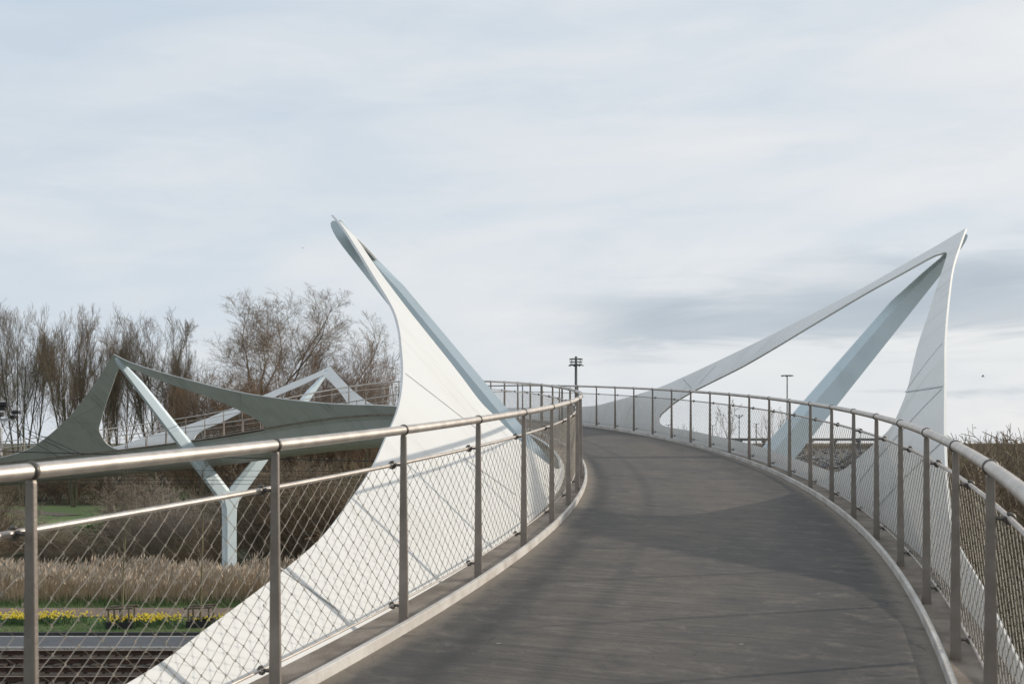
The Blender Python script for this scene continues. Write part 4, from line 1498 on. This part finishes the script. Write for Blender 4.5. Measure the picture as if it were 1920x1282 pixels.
# ------------------------------------------------------------------ light masts
def mast(name, x_img, y_top, dep, label, kind, r=.13):
    x, y = px(x_img, 0, dep), dep * K
    t = tag(empty(name, (x, y, 0)), label, 'light mast')
    top = zi(y_top, dep)
    u = dep * K / 2176.6       # metres per photo pixel at this distance
    v, f = tubes(np.array([[(0, 0, 0), (0, 0, top)]]), np.array([[r * 1.3, r * .8]]), 10, True)
    link('pole', np_mesh('pole', v, f, 'mast', smooth=True), t)

    def ring(z, rad_, tr, n=20):
        a = np.linspace(0, 2 * np.pi, n, endpoint=False)
        P = np.stack([np.cos(a) * rad_, np.sin(a) * rad_, np.full(n, z)], -1)
        return tubes(P[None], np.full((1, n), tr), 5, closed=True)
    if kind == 'crown':
        zl, zu = top - 16 * u, top - 5 * u
        w = 13 * u
        v, f = merge([ring(zl, w * .8, 1.1 * u), ring(zu, w * .92, .8 * u), ring((zl + zu) / 2, w * .85, .6 * u)])
        link('ring_platform', np_mesh('ring_platform', v, f, 'mast'), t)
        sp_ = [tubes(np.array([[(0, 0, zl), (math.cos(a) * w * .8, math.sin(a) * w * .8, zl), ]]), np.full((1, 2), .7 * u), 5, True) for a in np.arange(6) * math.pi / 3]
        sp_ += [tubes(np.array([[(math.cos(a) * w * .8, math.sin(a) * w * .8, zl), (math.cos(a) * w * .92, math.sin(a) * w * .92, zu)]]), np.full((1, 2), .4 * u), 4, True) for a in np.arange(8) * math.pi / 4]
        v, f = merge(sp_)
        link('spokes', np_mesh('spokes', v, f, 'mast'), t)
        for a in np.arange(8) * math.pi / 4 + .2:
            v, f = box(0, 0, 0, 4.2 * u, 2.4 * u, 1.6 * u)
            o = link('floodlight', np_mesh('floodlight', v, f, 'mast'), t, (math.cos(a) * w * .95, math.sin(a) * w * .95, zl - .8 * u))
            o.rotation_euler = (0, rad(20), a)
        v, f = tubes(np.array([[(0, 0, top - 4 * u), (0, 0, top - 1.5 * u), (0, 0, top)]]), np.array([[2.0 * u, 2.0 * u, .6 * u]]), 10, True)
        link('cap', np_mesh('cap', v, f, 'mast'), t)
    elif kind == 'disc':
        w = 11 * u
        v, f = merge([ring(top - 1 * u, w, .7 * u, 28)] + [tubes(np.array([[(0, 0, top - 2 * u), (math.cos(a) * w, math.sin(a) * w, top - 1 * u)]]), np.full((1, 2), .45 * u), 4, True) for a in np.arange(6) * math.pi / 3])
        link('ring_head', np_mesh('ring_head', v, f, 'mast'), t)
        for a in np.arange(8) * math.pi / 4:
            v, f = box(0, 0, 0, 3.4 * u, 2.2 * u, 1.0 * u)
            o = link('floodlight', np_mesh('floodlight', v, f, 'galv'), t, (math.cos(a) * w * .9, math.sin(a) * w * .9, top - 1.9 * u))
            o.rotation_euler = (0, 0, a)
    elif kind == 'spider':
        for a in np.arange(6) * math.pi / 3 + .2:
            e = (math.cos(a) * 7 * u, math.sin(a) * 7 * u, top - .5 * u)
            v, f = tubes(np.array([[(0, 0, top - 6 * u), (e[0] * .6, e[1] * .6, top - 3 * u), e]]), np.full((1, 3), .45 * u), 5, True)
            link('arm', np_mesh('arm', v, f, 'mast'), t)
            v, f = box(0, 0, 0, 3.0 * u, 2.0 * u, 1.4 * u)
            o = link('floodlight', np_mesh('floodlight', v, f, 'mast'), t, e)
            o.rotation_euler = (0, 0, a)
    else:
        arms = (-1, 1) if kind == 'tee' else (-1,)
        for s in arms:
            v, f = tubes(np.array([[(0, 0, top - 1 * u), (s * 2.5 * u, 0, top), (s * 4 * u, 0, top)]]), np.full((1, 3), .5 * u), 5, True)
            link('arm', np_mesh('arm', v, f, 'mast'), t)
            v, f = box(s * 4.2 * u, 0, top - .1 * u, 2.6 * u, 1.4 * u, .9 * u)
            link('lamp_head', np_mesh('lamp_head', v, f, 'mast'), t)
    return t


mast('light_mast', 1080, 668, 78, 'dark floodlight mast with ring platform above the bend of the railing', 'crown', .13)
mast('light_mast', 1476, 703, 150, 'tall thin light mast with flat ring head, left of the right strut', 'disc', .11)
mast('light_mast', 1386, 778, 290, 'light mast with spreading lamp heads seen through the right railing net', 'spider', .16)
mast('light_mast', 1418, 794, 300, 'small twin lamp mast right of the spreading lamp heads', 'tee', .2)
mast('light_mast', 1336, 797, 300, 'small twin lamp mast left of the spreading lamp heads', 'tee', .14)
mast('light_mast', 1253, 796, 300, 'small twin lamp mast in the left corner of the right fin opening', 'tee', .14)
mast('light_mast', 1613, 803, 260, 'single lamp post behind the car park, right of the right strut', 'single', .14)
mast('light_mast', 762, 708, 150, 'light mast mostly hidden behind the left white fin', 'disc', .11)

# small bare trees on the skyline seen through the right railing
TS = make_tree_meshes(9, 'sapling', top_h(745, 88), 60 * 88 * K / 2176.6, 'twig_grey')
GS = 'small bare trees beyond the right railing'
place_tree(TS, 1365, 88, .4, 'small bare tree left of the spreading lamp mast, beyond the right railing', group=GS)
place_tree(TS, 1448, 92, 2.2, 'small bare tree right of the spreading lamp mast, beyond the right railing', (1, 1, .96), group=GS)
place_tree(TS, 1290, 94, 3.9, 'small bare tree in the left part of the right fin opening', (.8, .8, .82), group=GS)
place_tree(TS, 735, 120, 1.9, 'small bare tree just left of the white fin, by the far railing', (.9, .9, .95), group=GS)


# ------------------------------------------------------------------ car park and viaduct
M['lot'] = material('car_park_asphalt', (0.05, 0.05, 0.052), 0.9, var=0.2, scale=0.3)
sheet('car_park', 30 * K, 640 * K, 250 * K, 1020 * K, .02, 'lot')


def far_hedge():
    rs = np.random.RandomState(91)
    dep = 1040
    x = np.linspace(px(1100, 0, dep), px(1960, 0, dep), 420)
    h = 4.6 + np.cumsum(rs.randn(420)) * .06 + rs.rand(420) * 1.0
    h = np.clip(h, 3.6, 6.2)
    V = []
    for a, b in zip(x, h):
        j = rs.uniform(-1, 1, 5)
        V += [(a, dep * K - 5 + j[0], 0), (a, dep * K - 4 + j[1], b * .7), (a + j[2], dep * K + j[3], b), (a, dep * K + 4 + j[4], b * .7), (a, dep * K + 5, 0)]
    i = np.arange(420 * 5).reshape(420, 5)
    F = np.stack([i[:-1, :-1], i[1:, :-1], i[1:, 1:], i[:-1, 1:]], -1).reshape(-1, 4)
    tag(world_obj('hedge', np.array(V), F, 'twig_dark'), 'dark far hedge along the horizon behind the car park', 'hedge', kind='stuff')


far_hedge()


def car_mesh(paint):
    prof = [(-2.1, .35), (-2.15, .62), (-2.05, .85), (-1.45, .93), (-.85, 1.40), (.65, 1.45), (1.45, .98), (2.05, .90), (2.15, .60), (2.1, .35)]
    parts = []
    k = len(prof)
    V = []
    for s in (-1, 1):
        for x, z in prof:
            wdt = .86 if z < 1.0 else .68
            V.append((x, s * wdt, z))
    V = np.array(V)
    quads, mq = [], []
    for i in range(k):
        j = (i + 1) % k
        quads.append((i, j, k + j, k + i))
        mq.append(1 if i in (3, 5) else 0)
    parts.append((V, [np.array([q for q, m in zip(quads, mq) if m == 0])], 0))
    parts.append((V, [np.array([q for q, m in zip(quads, mq) if m == 1])], 1))
    side = [(0, 1, 2), (0, 2, 3), (0, 3, 6), (0, 6, 7), (0, 7, 8), (0, 8, 9), (3, 4, 5), (3, 5, 6)]
    lo, gl = side[:6], side[6:]
    for fs, mi in ((lo, 0), (gl, 1)):
        t = np.array(fs)
        parts.append((V, [np.vstack([t[:, ::-1], t + k])], mi))
    for x in (-1.3, 1.3):
        v, f = tubes(np.array([[(x, -.88, .32), (x, .88, .32)]]), np.full((1, 2), .32), 10, True)
        parts.append((v, f, 2))
    V, F, mi = merge_m(parts)
    return np_mesh('parked_car', V, F, [paint, 'glass', 'tyre'], mi=mi)


cars = [car_mesh(p) for p in CARS]
cname = ['black', 'dark grey', 'silver', 'white', 'dark blue', 'dark red']
rs = np.random.RandomState(77)
for ri, dep in enumerate((272, 294, 320, 350, 385, 425, 475, 535, 610, 710, 850)):
    xs = np.arange(px(1352, 0, dep), px(1712, 0, dep), 2.65 * K * (1.0 + .05 * ri + (.9 if dep > 450 else 0)))
    for x in xs:
        if rs.rand() < .10:
            continue
        ci = rs.choice(6, p=[.40, .28, .12, .06, .10, .04])
        o = link('parked_car', cars[ci], None, (float(x + rs.uniform(-.2, .2)), dep * K + rs.uniform(-.4, .4), .02))
        o.rotation_euler = (0, 0, math.pi / 2 + rs.uniform(-.05, .05) + (math.pi if rs.rand() < .5 else 0))
        rw = ('nearest', 'second', 'third', 'fourth', 'fifth', 'sixth', 'seventh', 'eighth', 'ninth', 'tenth', 'farthest')[ri]
        tag(o, 'tiny %s car in the %s row of the distant packed car park' % (cname[ci], rw), 'car', 'cars packed in the distant car park')


def viaduct():
    dep = 900
    y = dep * K
    x0, x1 = px(1150, 0, dep), px(1745, 0, dep)
    t = tag(empty('viaduct', (x0, y, 0)), 'long dark viaduct on thin piers along the horizon behind the car park', 'viaduct')
    zt = zi(822.5, dep)
    v, f = box((x1 - x0) / 2, 0, zt - .9, x1 - x0, 9, 1.8)
    link('deck', np_mesh('deck', v, f, 'concrete'), t)
    v, f = box((x1 - x0) / 2, -4.6, zt + .3, x1 - x0, .2, .7)
    link('parapet', np_mesh('parapet', v, f, 'concrete'), t)
    pm = None
    for x in np.arange(8, x1 - x0, 22):
        if pm is None:
            a = box(0, 0, (zt - 3.3) / 2, 1.6, 2.5, zt - 3.3)
            b = box(0, 0, zt - 2.55, 2.6, 8, 1.5)
            v, f = merge([a, b])
            pm = np_mesh('pier', v, f, 'concrete')
        link('pier', pm, t, (float(x), 0, 0))


viaduct()


# ------------------------------------------------------------------ birds
def bird(x_img, y_img, dep, span, flap, rz, label):
    loc = (px(x_img, 0, dep), dep * K, zi(y_img, dep))
    t = tag(empty('bird', loc, rz), label, 'bird', 'birds in the sky')
    s = span
    P = np.array([[(-.30 * s, 0, 0), (-.15 * s, 0, .01 * s), (0, 0, .02 * s), (.16 * s, 0, .02 * s), (.24 * s, 0, .035 * s), (.29 * s, 0, .03 * s)]])
    v, f = tubes(P, np.array([[.012, .035, .055, .045, .035, .008]]) * s, 8, True)
    link('body', np_mesh('body', v, f, 'bird', smooth=True), t)
    for sd in (-1, 1):
        pts = []
        for u, ch, zz in ((0, .16, .03), (.22, .17, .03 + flap * .22), (.38, .13, .03 + flap * .30), (.5, .03, .03 + flap * .26)):
            for e in (.5, -.5):
                for q in (.006, -.006):
                    pts.append(((.02 - u * .15 + e * ch) * s, sd * u * s, (zz + q) * s))
        pts = np.array(pts)
        F = []
        for i in range(3):
            a, b = 4 * i, 4 * i + 4
            F += [(a, a + 2, b + 2, b), (a + 1, b + 1, b + 3, a + 3), (a, b, b + 1, a + 1), (a + 2, a + 3, b + 3, b + 2)]
        link('wing', np_mesh('wing', pts, np.array(F), 'bird'), t)
    return t


bird(1843, 706, 95, .62, .75, 2.6, 'dark bird flying to the right of the right fin')
bird(1828, 801, 130, .70, -.8, .6, 'smaller bird low above the right horizon scrub')
bird(568, 465, 160, .60, .3, 1.2, 'tiny bird speck in the sky left of the left fin tip')
